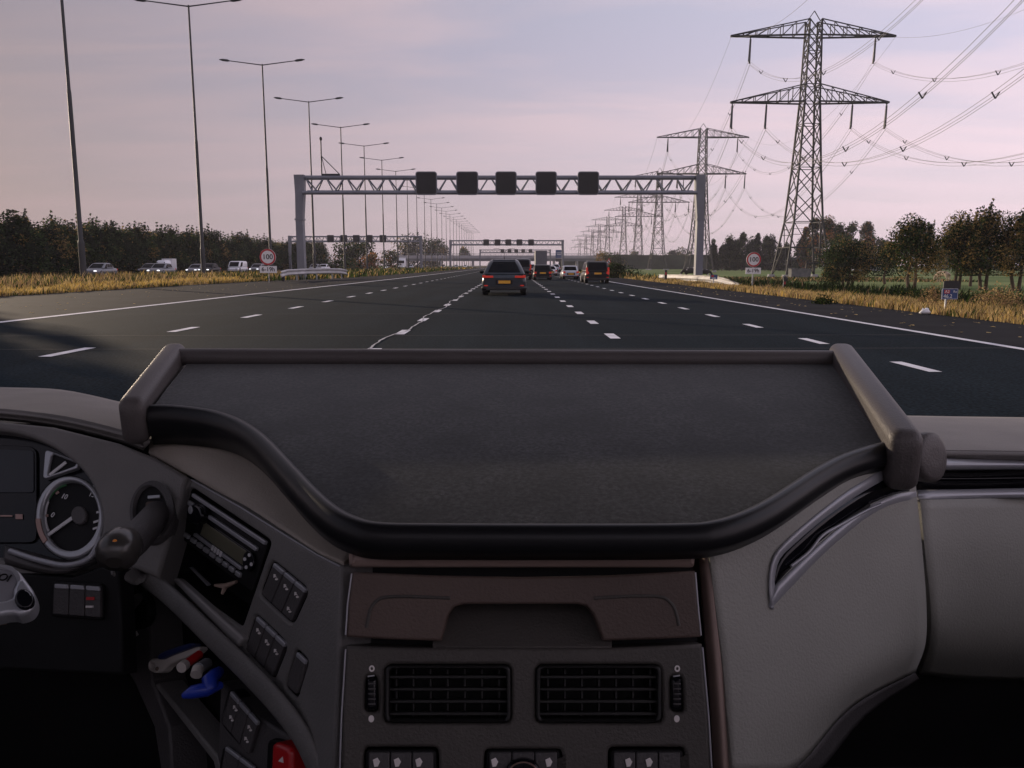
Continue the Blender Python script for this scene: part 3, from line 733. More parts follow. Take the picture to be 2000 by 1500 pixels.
def km_sign():
    p = P(1855, 574, 19.6); k = 19.6/F
    t = thing('distance_marker', 'blue A2 46.2 distance marker sign with dark panel above', 'road sign', (p.x, 19.6, 0))
    z = p.z
    MB().bar((-6*k, .02, -.1), (-6*k, .02, z+10*k), .035).build('pole', M_steel, t)
    MB().box((0, 0, z), (31*k, .025, 21*k)).build('blue_panel', M_blue, t)
    MB().box((2*k, 0, z+18*k), (31*k, .025, 14*k)).build('dark_panel', M_sblack, t)
    e = MB(); W, Hh = 29.5*k, 19.5*k
    for cx, cz, a, b_ in ((0, Hh/2, W, .006), (0, -Hh/2, W, .006), (-W/2, 0, .006, Hh), (W/2, 0, .006, Hh)): e.box((cx, -.015, z+cz), (a, .004, b_))
    e.build('panel_border', M_white, t)
    MB().box((-6*k, -.0145, z+4.3*k), (11*k, .004, 7*k)).build('red_patch', M_red, t)
    text('A2', 7.6*k, Vector((-6*k, -.019, z+4.3*k)), XU, ZU, NB, M_white, 'road_number', t, .001)
    text('Re', 6.5*k, Vector((9.5*k, -.016, z+4.3*k)), XU, ZU, NB, M_white, 'carriageway_letters', t, .001)
    text('46.2', 10*k, Vector((-4*k, -.016, z-4.6*k)), XU, ZU, NB, M_white, 'distance_number', t, .001)
km_sign()
def small_km():
    p = P(1394, 541, 47); k = 47/F
    t = thing('distance_marker', 'small blue and red distance marker in front of the right guard rail', 'road sign', (p.x, 47, 0))
    MB().bar((0, .02, -.15), (0, .02, p.z), .05).build('pole', M_steel, t); MB().box((0, 0, p.z), (14*k, .03, 9*k)).build('blue_panel', M_blue, t)
    MB().box((-2.4*k, -.018, p.z+1.8*k), (5*k, .01, 3.4*k)).build('red_patch', M_red, t)
    MB().box((0, -.018, p.z-2.2*k), (8*k, .01, 1.8*k)).build('panel_lettering', M_white, t)
small_km()
def tri_sign():
    p = P(1189, 511, 80); k = 80/F
    t = thing('warning_sign', 'red bordered warning triangle sign on the verge behind the black car', 'road sign', (p.x, 80, 0))
    MB().tube([(0, .06, -.1), (0, .06, p.z)], .05, 8).build('pole', M_steel, t)
    def tri(s, y0, y1, name, m, par):
        pts = [(-6.5*k*s, -5*k*s), (6.5*k*s, -5*k*s), (0, 7*k*s)]
        vs = [(x, y0, p.z+z) for x, z in pts] + [(x, y1, p.z+z) for x, z in pts]
        return MB().add(vs, [(0, 1, 2), (5, 4, 3), (0, 3, 4, 1), (1, 4, 5, 2), (2, 5, 3, 0)]).build(name, m, par)
    tt = tri(1, -.03, .03, 'triangle_border', M_red, t); tri(.62, -.036, -.029, 'triangle_face', M_white, tt)
    MB().box((-.03, -.04, p.z-.02), (.09, .006, .16), 0).box((.06, -.04, p.z-.08), (.12, .006, .08)).build('triangle_symbol', M_black, tt)
tri_sign()
for px, py, Y, lab in ((1532, 561, 42, 'black and red delineator post on the right verge'), (1300, 546, 58, 'dark delineator post in front of the right guard rail'), (553, 540, 60, 'black delineator post at the start of the left guard rail')):
    p = P(px, py, Y); k = Y/F
    t = thing('delineator_post', lab, 'marker post', (p.x, Y, gz(p.x)), group='roadside delineator posts')
    hh = 24*k
    MB().box((0, 0, hh/2), (5*k, 3*k, hh), taper=.9).build('post', M_black, t); MB().box((0, -1.6*k, hh*.72), (2.4*k, .01, 5*k)).build('reflector', M_red, t)
# cable reel and white litter bag on the verge
p = P(1533, 545, 44); b = thing('marker_post', 'short pale bent post with dark cap behind the delineator', 'marker post', (p.x, 44, gz(p.x)))
MB().tube([(0, 0, 0), (-.05, 0, .55), (-.03, 0, .9)], .05, 7).build('post', M_steel, b); MB().sphere((.02, 0, .95), (.14, .12, .16)).build('cap', M_black, b)
p = G(1806, 614); mb = MB(); rr2 = random.Random(4)
mb.sphere((0, 0, .06), (.14, .1, .07), 10, 6); mb.v = [(x*(1+rr2.uniform(-.3, .3)), y, z*(1+rr2.uniform(-.4, .4))) for x, y, z in mb.v]
o = mb.build('litter_bag', M_white); o.location = (p.x, p.y, .0); tag(o, 'crumpled white litter bag at the grass edge on the right', 'litter')

# ------------------------------------------------------------------ guard rails
def wprof(s):
    return [(0, .155), (.05, .13), (.055, .075), (.0, .03), (.0, -.03), (.055, -.075), (.05, -.13), (0, -.155), (-.012, -.155), (.035, -.128), (.04, -.075), (-.014, -.034), (-.014, .034), (.04, .075), (.035, .128), (-.012, .155)]
def rail(path, label, sc, hgt, posts, flip=1):
    path = [Vector(p) for p in path]; o = path[0].copy(); o.z = gz(o.x)
    t = thing('guard_rail', label, 'guard rail', o)
    m = MB(); m.sweep([p-o for p in path], lambda f: [(a*sc*flip, b*sc) for a, b in wprof(f)], ZU); m.build('rail_beam', M_rail, t)
    for i in posts:
        f = i*(len(path)-1); k = min(int(f), len(path)-2); p = path[k].lerp(path[k+1], f-k)-o
        MB().box((p.x+.1*flip*-1, p.y, (p.z-.3)/2), (.10, .14, p.z+.3)).build('post', M_steel, t)
pa = [P(1286, 541.5, 66), P(1320, 542, 62), P(1355, 543.5, 57), P(1385, 545.5, 53), P(1402, 549, 50), P(1425, 556, 47), P(1441, 561, 45)]
rail(pa, 'white steel guard rail on the right verge sloping into the ground', 1.5, .7, (.03, .15, .27, .39, .5, .62), -1)
pb = [Vector((q.x + 1.3, q.y + 1.2, q.z - .05)) for q in pa[2:]]
pb2 = [P(1392, 543, 58), P(1412, 547, 54), P(1450, 560, 48.5)]
rail(pb2, 'second dull guard rail end behind the white rail', 1.1, .6, (.2,), -1)
pa = [P(548, 536, 58), P(562, 532, 62), P(600, 530, 66), P(640, 529, 70), P(666, 529.5, 72), P(677, 532, 73)]
rail(pa, 'grey steel guard rail in the left median below the gantry leg', 1.5, .7, (.12, .3, .5, .68, .85), 1)

# ------------------------------------------------------------------ vehicles
def ring_rr(x0, x1, y0, y1, r, z, seg=4, bow=0):
    o = []
    for cx, cy, a0 in ((x1-r, y1-r, 0), (x0+r, y1-r, 90), (x0+r, y0+r, 180), (x1-r, y0+r, 270)):
        for k in range(seg+1):
            a = R(a0+90*k/seg); o.append(Vector((cx+r*math.cos(a), cy+r*math.sin(a), z)))
    return o
def loft(mb, rings, cap0=True, cap1=True, mi=0):
    n = len(rings[0]); vs = [v for r in rings for v in r]
    fs = [(i*n+k, i*n+(k+1) % n, (i+1)*n+(k+1) % n, (i+1)*n+k) for i in range(len(rings)-1) for k in range(n)]
    mb.add(vs, fs, mi, True)
    if cap0: mb.add(rings[0], [tuple(range(n))[::-1]], mi, True)
    if cap1: mb.add(rings[-1], [tuple(range(n))], mi, True)
def car(name, label, paint_m, W, H, L, loc, rz=0, style='hatch', lights='wide', plate=True, lit=False, group='cars on the motorway', nose=True, rails=False):
    t = thing(name, label, 'car' if style != 'van' else 'van', loc, rz, group)
    belt = {'hatch': .60, 'wagon': .58, 'mpv': .56, 'sedan': .62, 'van': .55}[style]*H
    w2 = W/2
    st = [(.0, .86, .34, .80), (.012, .93, .27, .92), (.04, .975, .22, 1.0), (.10, .995, .20, 1.0), (.3, 1, .19, 1), (.6, 1, .19, .985), (.78, .99, .19, .95), (.9, .96, .21, .88), (.965, .88, .25, .78), (1, .76, .34, .66)]
    rings = []
    for fy, fw, fz0, fz1 in st:
        z0, z1 = fz0*1.0*H/1.45, belt*fz1; h = z1-z0; a = w2*fw; y = fy*L
        half = [(a*.74, z0), (a*.89, z0+h*.06), (a*.96, z0+h*.22), (a, z0+h*.48), (a*.985, z0+h*.68), (a*.94, z0+h*.84), (a*.87, z0+h*.95), (a*.6, z1+h*.01)]
        rings.append([Vector((x, y, z)) for x, z in half] + [Vector((-x, y, z)) for x, z in reversed(half)])
    body = MB(); loft(body, rings)
    if style == 'van': yr0, yr1, yf1, yf0 = .01*L, .03*L, .72*L, .88*L
    elif style == 'mpv': yr0, yr1, yf1, yf0 = .01*L, .07*L, .58*L, .80*L
    elif style == 'wagon': yr0, yr1, yf1, yf0 = .015*L, .09*L, .55*L, .74*L
    elif style == 'sedan': yr0, yr1, yf1, yf0 = .16*L, .27*L, .52*L, .72*L
    else: yr0, yr1, yf1, yf0 = .02*L, .15*L, .54*L, .74*L
    tb = .62 if style == 'hatch' else (.80 if style != 'van' else .88)
    G_ = [(0, .93, yr0, yf0, .12), (.45, .93*(.55+.45*tb/.93*1.0) if False else .5*(.93+tb)+.02, yr0+(yr1-yr0)*.42, yf0+(yf1-yf0)*.45, .16), (.82, tb+.05, yr0+(yr1-yr0)*.82, yf0+(yf1-yf0)*.86, .22), (.93, tb-.015, yr1+.06, yf1-.05, .25), (.98, tb-.10, yr1+.2, yf1-.2, .25), (1.0, tb-.24, yr1+.45, yf1-.5, .22)]
    gr = []
    gh = H-belt*.985
    for f, fw, y0, y1, r in G_: gr.append(ring_rr(-w2*fw, w2*fw, y0, y1, r*W/1.8, belt*.985+f*gh))
    loft(body, gr, False, True); body.build('body', paint_m, t)
    def gp(f):   # half width, rear y, front y on the greenhouse at height fraction f
        fs = [g_[0] for g_ in G_]
        return [float(np.interp(f, fs, [g_[i] for g_ in G_])) for i in (1, 2, 3)]
    rw = MB(); vs = []
    for f in (.10, .45, .82):
        a, y0, y1 = gp(f); a = w2*a-.16*W/1.8
        for s in (-1, -.5, 0, .5, 1): vs.append((s*a, y0-.012, belt*.985+f*gh))
    rw.add(vs, [(i*5+k, i*5+k+1, i*5+k+6, i*5+k+5) for i in range(2) for k in range(4)], smooth=True); rw.build('rear_window', M_glass, t)
    fw_ = MB(); vs = []
    for f in (.06, .45, .84):
        a, y0, y1 = gp(f); a = w2*a-.16*W/1.8
        for s in (1, 0, -1): vs.append((s*a, y1+.012, belt*.985+f*gh))
    fw_.add(vs, [(i*3+k, i*3+k+1, i*3+k+4, i*3+k+3) for i in range(2) for k in range(2)]); fw_.build('windscreen', M_glass, t)
    for s in (-1, 1):
        sw = MB()
        for u0, u1 in ((.10, .36), (.39, .62), (.65, .9)):
            if style == 'van' and u0 < .6: continue
            vs = []
            for f in (.12, .78):
                a, y0, y1 = gp(f)
                for u in (u0, u1): vs.append((s*(w2*a+.012), y0+(y1-y0)*u, belt*.985+f*gh))
            sw.add(vs, [(0, 1, 3, 2)])
        sw.build('side_window', M_glass, t)
        m = MB(); m.sphere((s*(w2+.09), yf0-.42*L*.2, belt+.04), (.11, .06, .075)); m.box((s*(w2-.01), yf0-.42*L*.2, belt-.01), (.14, .03, .03)); m.build('wing_mirror', C_blk, t)
        for fy in (.17, .815):
            wl = MB(); r = .325*H/1.45
            wl.cyl((s*(w2-.125), fy*L, r), (1, 0, 0), r, .21, 22); tyre = wl.build('tyre', M_tyre, t)
            rm = MB(); rm.cyl((s*(w2-.02), fy*L, r), (1, 0, 0), r*.66, .03, 16); rm.build('rim', M_rim, tyre)
        tl = MB()
        if lights == 'wide':
            tl.box((s*w2*.71, .005, belt*.86), (w2*.46, .10, .085)); tl.box((s*w2*.89, .09, belt*.87), (w2*.13, .16, .10))
        elif lights == 'tall':
            tl.box((s*w2*.86, .04, belt*1.0), (w2*.14, .14, .46*H/1.45)); tl.box((s*w2*.80, .01, belt*.86), (w2*.2, .1, .14))
        else: tl.box((s*w2*.79, .01, belt*.83), (w2*.27, .12, .15))
        tl.build('tail_light', M_tail, t)
        rf = MB(); rf.box((s*w2*.80, -.004, .40*H/1.45), (w2*.17, .03, .045)); rf.build('reflector', M_tail, t)
        hl = MB(); hl.sphere((s*w2*.64, L-.06, belt*.66), (.19, .10, .085)); hl.build('headlight', M_head if lit else M_rim, t)
    bp = MB(); 
    vs = []
    for y, a, z0, z1 in ((-.035, .80, .30, .47), (-.02, .90, .27, .48), (.10, .985, .25, .46)):
        pass
    rb = [[Vector((sx*w2*a, y, z*H/1.45)) for sx, z in ((-1, .24), (1, .24), (1, .36), (-1, .36))] for y, a in ((-.03, .78), (-.015, .91), (.12, 1.003))]
    loft(bp, rb); bp.build('bumper', M_bump, t)
    if plate:
        pz = belt*.62 if style in ('hatch', 'sedan') else belt*.80
        MB().box((0, -.035, pz), (.50, .03, .115)).build('number_plate', M_plate, t)
        MB().box((-.235, -.052, pz), (.028, .004, .11)).build('plate_band', M_blue, t)
        rc = MB(); rc.box((0, -.012, pz), (.66, .03, .19)); rc.build('plate_recess', C_blk, t)
    if style == 'hatch':
        sp = MB(); a, y0, y1 = gp(.93); sp.box((0, y0+.02, belt*.985+.93*gh), (2*w2*(a-.1), .16, .03)); sp.build('spoiler', paint_m, t)
        MB().tube([(0, yr1+.35, H-.01), (0, yr1+.22, H+.10)], .012, 6).build('antenna', C_blk, t)
    if rails:
        for s in (-1, 1): MB().tube([(s*w2*.66, yr1+.1, H-.02), (s*w2*.66, yr1+.3, H+.04), (s*w2*.66, yf1-.3, H+.04), (s*w2*.66, yf1, H-.02)], .02, 6).build('roof_rail', C_blk, t)
    return t
def put(px, py, Y=None):
    g_ = G(px, py); return (g_.x, g_.y, 0.01)
car('passenger_car', 'dark blue grey hatchback directly ahead with red lights and yellow plate', C_navy, 1.78, 1.44, 4.4, put(984.5, 578), style='hatch', lights='wide')
car('passenger_car', 'black estate car right of the dark blue hatchback', C_blk, 1.52, 1.24, 4.2, put(1060, 547.5), style='wagon', lights='small')
car('passenger_car', 'silver saloon car between the black estate and the tall black car', C_silv, 1.45, 1.16, 4.2, put(1115, 545.5), style='sedan', lights='none_')
car('passenger_car', 'tall black people carrier in the right lane', C_blk, 1.64, 1.46, 4.2, put(1167, 554), style='mpv', lights='tall', rails=True)
car('passenger_car', 'small white and red lit car half hidden behind the black estate', C_wht, 1.35, 1.15, 3.9, put(1077, 539), style='hatch', lights='small')
car('passenger_car', 'dark tall car half hidden behind the dark blue hatchback', C_char, 1.55, 1.75, 4.2, put(1021, 546), style='mpv', lights='tall', plate=False)
car('passenger_car', 'tiny grey car far ahead left of the grey lorry', C_silv, 1.7, 1.4, 4.2, put(1037, 531), style='sedan', lights='small', plate=False)
car('passenger_car', 'tiny silver car far ahead below the direction sign', C_silv, 1.7, 1.4, 4.2, put(1086, 531), style='hatch', lights='small', plate=False)
def lorry():
    g_ = G(1057, 529.5); k = g_.y/F
    t = thing('lorry', 'grey box lorry seen from behind under the overpass', 'lorry', (g_.x, g_.y, 0), group='cars on the motorway')
    W = 22*k; Hh = 39*k
    MB().box((0, 4, Hh*.56), (W, 8, Hh*.88)).build('cargo_box', M_truckgrey, t)
    MB().box((-W*.25, -.02, Hh*.55), (W*.46, .05, Hh*.80)).build('rear_door', M_truckgrey, t); MB().box((W*.25, -.02, Hh*.55), (W*.46, .05, Hh*.80)).build('rear_door', M_truckgrey, t)
    MB().box((0, .1, .62), (W*.96, .12, .16)).build('bumper', C_blk, t)
    for s in (-1, 1):
        for y in (1.2, 2.4, 6.8): MB().cyl((s*(W/2-.18), y, .42), (1, 0, 0), .42, .28, 14).build('tyre', M_tyre, t)
        MB().box((s*W*.40, -.03, .85), (.22, .06, .14)).build('tail_light', M_tail, t)
    MB().box((0, 9.2, Hh*.42), (W*.95, 2.2, Hh*.7)).build('cab', C_grey, t)
lorry()
# oncoming traffic on the left carriageway
PI = math.pi
on = [(223, 87, C_grey, 'sedan', 'silver oncoming saloon with headlights on left of the second lamp post', True, 1.0), (337, 96, C_grey, 'sedan', 'grey oncoming car with bright headlights in front of the white camper', True, 1.0), (316, 104, C_char, 'sedan', 'dark oncoming car partly hidden beside the bright headlights', False, 1.0), (403, 112, C_grey, 'sedan', 'oncoming car half hidden by the second lamp post', True, .95), (426, 112, C_blk, 'sedan', 'dark oncoming saloon just right of the second lamp post', True, 1.0), (479, 120, C_wht, 'van', 'white oncoming van in the left carriageway', False, 1.25), (517, 130, C_grey, 'sedan', 'silver oncoming car hidden behind the left speed sign', True, 1.0), (624, 168, C_grey, 'sedan', 'tiny oncoming car above the left guard rail', False, 1.0), (641, 172, C_wht, 'sedan', 'second tiny oncoming car above the left guard rail', False, 1.0), (765, 230, C_wht, 'hatch', 'tiny white oncoming car near the overpass', True, 1.0), (806, 300, C_silv, 'sedan', 'tiny silver oncoming car under the overpass', False, 1.0), (893, 390, C_silv, 'sedan', 'far oncoming silver car near the second gantry leg', False, 1.0), (910, 395, C_wht, 'hatch', 'far oncoming white car beyond the second gantry leg', False, 1.0), (868, 380, C_blk, 'hatch', 'far oncoming dark car beside the second gantry leg', True, 1.0)]
for px, Y, pm, sty, lab, lit, hs in on:
    x = (px-1000)/F*Y
    car('passenger_car' if sty != 'van' else 'delivery_van', lab, pm, 1.78, 1.44*hs, 4.3, (x, Y, .01), PI, sty, 'small', False, lit, 'oncoming traffic on the left carriageway')
def camper(px, Y, label, sc):
    x = (px-1000)/F*Y
    t = thing('lorry', label, 'lorry', (x, Y, 0), PI, group='oncoming traffic on the left carriageway')
    MB().box((0, -1.8, 2.0*sc), (2.1*sc, 1.5, 2.5*sc)).build('cargo_box', C_wht, t)
    m = MB(); loft(m, [ring_rr(-1.05*sc, 1.05*sc, -1, 1.1, .2, .5), ring_rr(-1.05*sc, 1.05*sc, -1, 1.1, .2, 1.5*sc), ring_rr(-1.0*sc, 1.0*sc, -1, .7, .25, 2.7*sc), ring_rr(-.8*sc, .8*sc, -1, .4, .25, 2.9*sc)]); m.build('cab', C_wht, t)
    MB().add([(-.9*sc, 1.12, 1.55*sc), (.9*sc, 1.12, 1.55*sc), (.85*sc, .76, 2.5*sc), (-.85*sc, .76, 2.5*sc)], [(1, 0, 3, 2)]).build('windscreen', M_glass, t)
    for s in (-1, 1):
        for y in (.2, -2.0): MB().cyl((s*(.95*sc), y, .4), (1, 0, 0), .4, .25, 14).build('tyre', M_tyre, t)
        MB().box((s*.75*sc, 1.12, .85), (.25, .06, .14)).build('headlight', M_head, t)
camper(327, 106, 'white boxy camper lorry behind the grey car with headlights', .64)
camper(787, 300, 'white lorry with a dark cab emerging beside the overpass pier', 1.25)
# barn behind the trees
for px, Y, wpx, lab in ((1552, 330, 34, 'low blue grey barn glimpsed behind the conifers'), (1690, 320, 40, 'blue roofed barn glimpsed between the poplars')):
    b = P(px, 522, Y); k = Y/F; W = wpx*k
    t = thing('barn', lab, 'barn', (b.x, Y, -.9), group='barns behind the meadow')
    MB().box((0, 0, 1.6), (W, 9, 3.2)).build('wall', M_wall, t)
    MB().add([(-W/2-.3, -4.9, 3.2), (W/2+.3, -4.9, 3.2), (W/2+.3, 0, 5.2), (-W/2-.3, 0, 5.2), (-W/2-.3, 4.9, 3.2), (W/2+.3, 4.9, 3.2)], [(0, 1, 2, 3), (3, 2, 5, 4), (0, 3, 4), (1, 5, 2), (0, 4, 5, 1)]).build('roof', M_roof, t)
    d = MB()
    d.box((W*.2, -4.53, 1.3), (2.4, .06, 2.6)); d.build('door', M_dsteel, t)
# cows
M_cow = mat('cow hide', (.02, .018, .018), .8, var=0)
def cowmat():
    m = M_cow; N, L = m.node_tree.nodes, m.node_tree.links
    no = N.new('ShaderNodeTexNoise'); no.inputs['Scale'].default_value = 1.3; tc = N.new('ShaderNodeTexCoord'); L.new(tc.outputs['Object'], no.inputs['Vector'])
    rp = N.new('ShaderNodeValToRGB'); rp.color_ramp.interpolation = 'CONSTANT'; rp.color_ramp.elements[0].color = (.018, .016, .016, 1); rp.color_ramp.elements[1].position = .55; rp.color_ramp.elements[1].color = (.6, .58, .55, 1)
    L.new(no.outputs['Fac'], rp.inputs['Fac']); L.new(rp.outputs[0], N['Principled BSDF'].inputs['Base Color'])
cowmat()
M_brown = mat('cow brown', (.30, .17, .09), .8, var=.4, scale=2, tint=(.5, .42, .32))
def cow(label, loc, rz, m, sc=1.0):
    vs = [(0, 0, 1.15), (-.5, 0, 1.18), (-.95, 0, 1.2), (-1.15, 0, 1.1), (.5, 0, 1.15), (.85, 0, 1.25), (1.15, 0, .95), (1.38, 0, .55), (1.5, 0, .25)]
    rs = [.40, .40, .34, .12, .38, .26, .17, .15, .09]
    ed = [(0, 1), (1, 2), (2, 3), (0, 4), (4, 5), (5, 6), (6, 7), (7, 8)]
    def leg(att, x, y, hind):
        b = len(vs); pts = [(x, y, .85), (x+(-.12 if hind else .02), y, .48), (x+(.0 if hind else 0), y, .08), (x+.04, y, 0)] if not hind else [(x, y, .82), (x-.14, y, .45), (x-.08, y, .1), (x-.04, y, 0)]
        vs.extend(pts); rs.extend([.17, .085, .06, .075]); ed.append((att, b)); ed.extend([(b, b+1), (b+1, b+2), (b+2, b+3)])
    leg(4, .62, .2, False); leg(4, .62, -.2, False); leg(2, -.8, .2, True); leg(2, -.8, -.2, True)
    b = len(vs); vs.extend([(-1.27, 0, .8), (-1.28, 0, .35)]); rs.extend([.03, .05]); ed.extend([(3, b), (b, b+1)])
    for s in (-1, 1):
        b = len(vs); vs.append((1.28, s*.26, .68)); rs.append(.05); ed.append((7, b))
    me = bpy.data.meshes.new('cow'); me.from_pydata([Vector(v)*sc for v in vs], ed, []); o = bpy.data.objects.new('cow', me); COL.objects.link(o)
    md = o.modifiers.new('s', 'SKIN'); sk = me.skin_vertices[0].data
    for i, r in enumerate(rs): sk[i].radius = (r*sc, r*sc)
    sk[0].use_root = True
    sb = o.modifiers.new('d', 'SUBSURF'); sb.levels = sb.render_levels = 1
    dg = bpy.context.evaluated_depsgraph_get(); m2 = bpy.data.meshes.new_from_object(o.evaluated_get(dg))
    bpy.data.objects.remove(o); m2.materials.clear(); m2.materials.append(m)
    for p_ in m2.polygons: p_.use_smooth = True
    o = bpy.data.objects.new('cow', m2); link(o); o.location = loc; o.rotation_euler = (0, 0, rz)
    tag(o, label, 'cow', 'cows grazing in the meadow')
b = P(1349, 540, 118); cow('black and white cow grazing left of the right gantry leg', (b.x, 118, -.9), PI, M_cow, 1.15)
b = P(1374, 538, 122); cow('black and white cow grazing right of the right gantry leg', (b.x, 122, -.9), 0, M_cow, 1.0)
b = P(1841, 543, 100); cow('pale brown cow standing between the roadside trees', (b.x, 100, -.9), PI*.6, M_brown, .9)

# ------------------------------------------------------------------ truck cab interior
I_pad = mat('pad plastic', (.190, .178, .170), .62, var=.10, scale=9, bump=.5, bscale=300)
I_grey = mat('grey plastic', (.195, .187, .182), .58, var=.10, scale=7, bump=.5, bscale=300)
I_beige = mat('beige grey plastic', (.325, .322, .295), .60, var=.08, scale=4, bump=.5, bscale=280)
I_warm = mat('warm grey plastic', (.36, .32, .275), .58, var=.12, scale=5, bump=.5, bscale=280)
I_dark = mat('dark plastic', (.075, .070, .072), .55, var=.14, scale=9, bump=.55, bscale=300)
I_radio = mat('radio panel plastic', (.165, .160, .157), .55, var=.12, scale=9, bump=.55, bscale=300)
I_brown2 = mat('light brown plastic', (.32, .235, .205), .55, var=.12, scale=5)
I_brown = mat('brown plastic', (.105, .074, .062), .58, var=.14, scale=5, bump=.55, bscale=300)
I_stack = mat('stack plastic', (.075, .068, .062), .6, var=.14, scale=6, bump=.55, bscale=300)
I_ledge = mat('slot ledge plastic', (.30, .29, .29), .45, var=.08)
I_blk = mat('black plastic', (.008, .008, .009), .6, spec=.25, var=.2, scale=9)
I_gloss = mat('gloss black', (.006, .006, .009), .15, var=0, spec=.35)
I_trim = mat('satin trim', (.40, .405, .44), .36, .3, var=.06, scale=4)
I_chrome = mat('chrome', (.62, .62, .66), .22, .9, var=.05)
I_silver = mat('silver plastic', (.46, .47, .50), .35, .5, var=.06)
I_icon = mat('icon print', (.85, .80, .78), .5, var=.1)
I_lcd = mat('lcd', (.13, .125, .085), .3, var=.06)
I_table = mat('table rim plastic', (.100, .089, .088), .50, var=.08, scale=6, bump=.4, bscale=300)
I_lip = mat('table lip plastic', (.013, .013, .015), .34, spec=.28, var=.10, scale=6)
I_rubber = mat('cab rubber floor', (.012, .012, .012), .9, var=.2)
I_shell = mat('cab shell', (.60, .59, .57), .8, var=.1)
I_orange = mat('orange lamp', (.75, .25, .03), .3, var=.1)
I_needle = mat('needle', (.70, .70, .72), .4, var=.05)
I_ruby = mat('red button', (.55, .02, .025), .3, var=.08)
I_bluep = mat('blue plastic', (.02, .05, .42), .35, var=.12)
I_navyp = mat('navy plastic', (.015, .025, .10), .45, var=.15)
I_ivory = mat('ivory plastic', (.58, .54, .50), .4, var=.08)
I_copper = mat('warm satin ring', (.34, .22, .19), .35, .6, var=.1)
def carpetmat():
    m = bpy.data.materials.new('table carpet'); m.use_nodes = True; nt = m.node_tree; N, L = nt.nodes, nt.links
    b = N['Principled BSDF']; b.inputs['Roughness'].default_value = .95; b.inputs['Specular IOR Level'].default_value = .2
    b.inputs['Sheen Weight'].default_value = .45; b.inputs['Sheen Tint'].default_value = (.92, .97, 1, 1); b.inputs['Sheen Roughness'].default_value = .35
    tc = N.new('ShaderNodeTexCoord')
    def nz(sc, lo, hi, p0, p1, d=4):
        n = N.new('ShaderNodeTexNoise'); n.inputs['Scale'].default_value = sc; n.inputs['Detail'].default_value = d; L.new(tc.outputs['Object'], n.inputs['Vector'])
        r = N.new('ShaderNodeMapRange'); r.inputs[1].default_value = p0; r.inputs[2].default_value = p1; r.inputs[3].default_value = lo; r.inputs[4].default_value = hi
        L.new(n.outputs['Fac'], r.inputs[0]); return r.outputs[0], n
    a, _ = nz(11, .65, 1.45, .35, .65); c, n2 = nz(170, .35, 2.0, .35, .65); e, _ = nz(600, .8, 2.0, .5, .8, 2)
    q = N.new('ShaderNodeMath'); q.operation = 'MULTIPLY'; L.new(a, q.inputs[0]); L.new(c, q.inputs[1])
    q2 = N.new('ShaderNodeMath'); q2.operation = 'MULTIPLY'; L.new(q.outputs[0], q2.inputs[0]); L.new(e, q2.inputs[1])
    vm = N.new('ShaderNodeVectorMath'); vm.operation = 'SCALE'; vm.inputs[0].default_value = (.0225, .0228, .0232); L.new(q2.outputs[0], vm.inputs['Scale']); L.new(vm.outputs[0], b.inputs['Base Color'])
    bp = N.new('ShaderNodeBump'); bp.inputs['Strength'].default_value = .12; bp.inputs['Distance'].default_value = .001; L.new(n2.outputs['Fac'], bp.inputs['Height']); L.new(bp.outputs['Normal'], b.inputs['Normal'])
    return m
I_carpet = carpetmat()

class Plane:
    def __init__(s, a, b, c):
        s.o = Vector(a); s.n = (Vector(b)-s.o).cross(Vector(c)-s.o).normalized()
        if s.n.dot(CAM - s.o) < 0: s.n = -s.n
        s.u = (Vector(b)-s.o).normalized(); s.v = s.n.cross(s.u).normalized()
        if s.v.z < 0: s.v = -s.v
    def hit(s, px, py, off=0.0):
        d = ray(px, py); t = (s.o + s.n*off - CAM).dot(s.n) / d.dot(s.n); return CAM + d*t
    def to2(s, p): q = p - s.o; return (q.dot(s.u), q.dot(s.v))
    def at(s, a, b, off): return s.o + s.u*a + s.v*b + s.n*off
def smooth(pts, closed=True, k=4):
    out = []; n = len(pts)
    rng = range(n) if closed else range(n-1)
    for i in rng:
        p0, p1, p2, p3 = [pts[(i+j) % n] if closed else pts[min(max(i+j, 0), n-1)] for j in (-1, 0, 1, 2)]
        for q in range(k):
            t = q/k; o = []
            for a in range(len(p1)):
                o.append(.5*((2*p1[a]) + (-p0[a]+p2[a])*t + (2*p0[a]-5*p1[a]+4*p2[a]-p3[a])*t*t + (-p0[a]+3*p1[a]-3*p2[a]+p3[a])*t**3))
            out.append(tuple(o))
    if not closed: out.append(tuple(pts[-1]))
    return out
def rquad(q, r=.22, k=4):
    out = []; n = len(q)
    for i in range(n):
        a, b, c = [Vector(q[(i+j) % n]) for j in (-1, 0, 1)]
        l = min((a-b).length, (c-b).length)*r; p = b + (a-b).normalized()*l; s = b + (c-b).normalized()*l
        for j in range(k+1):
            t = j/k; out.append(tuple(p*(1-t)**2 + b*2*t*(1-t) + s*t*t))
    return out
def qp(q, u, v):
    a = Vector(q[0]).lerp(Vector(q[1]), u); b = Vector(q[3]).lerp(Vector(q[2]), u); return tuple(a.lerp(b, v))
def sub(q, u0, v0, u1, v1): return [qp(q, u0, v0), qp(q, u1, v0), qp(q, u1, v1), qp(q, u0, v1)]
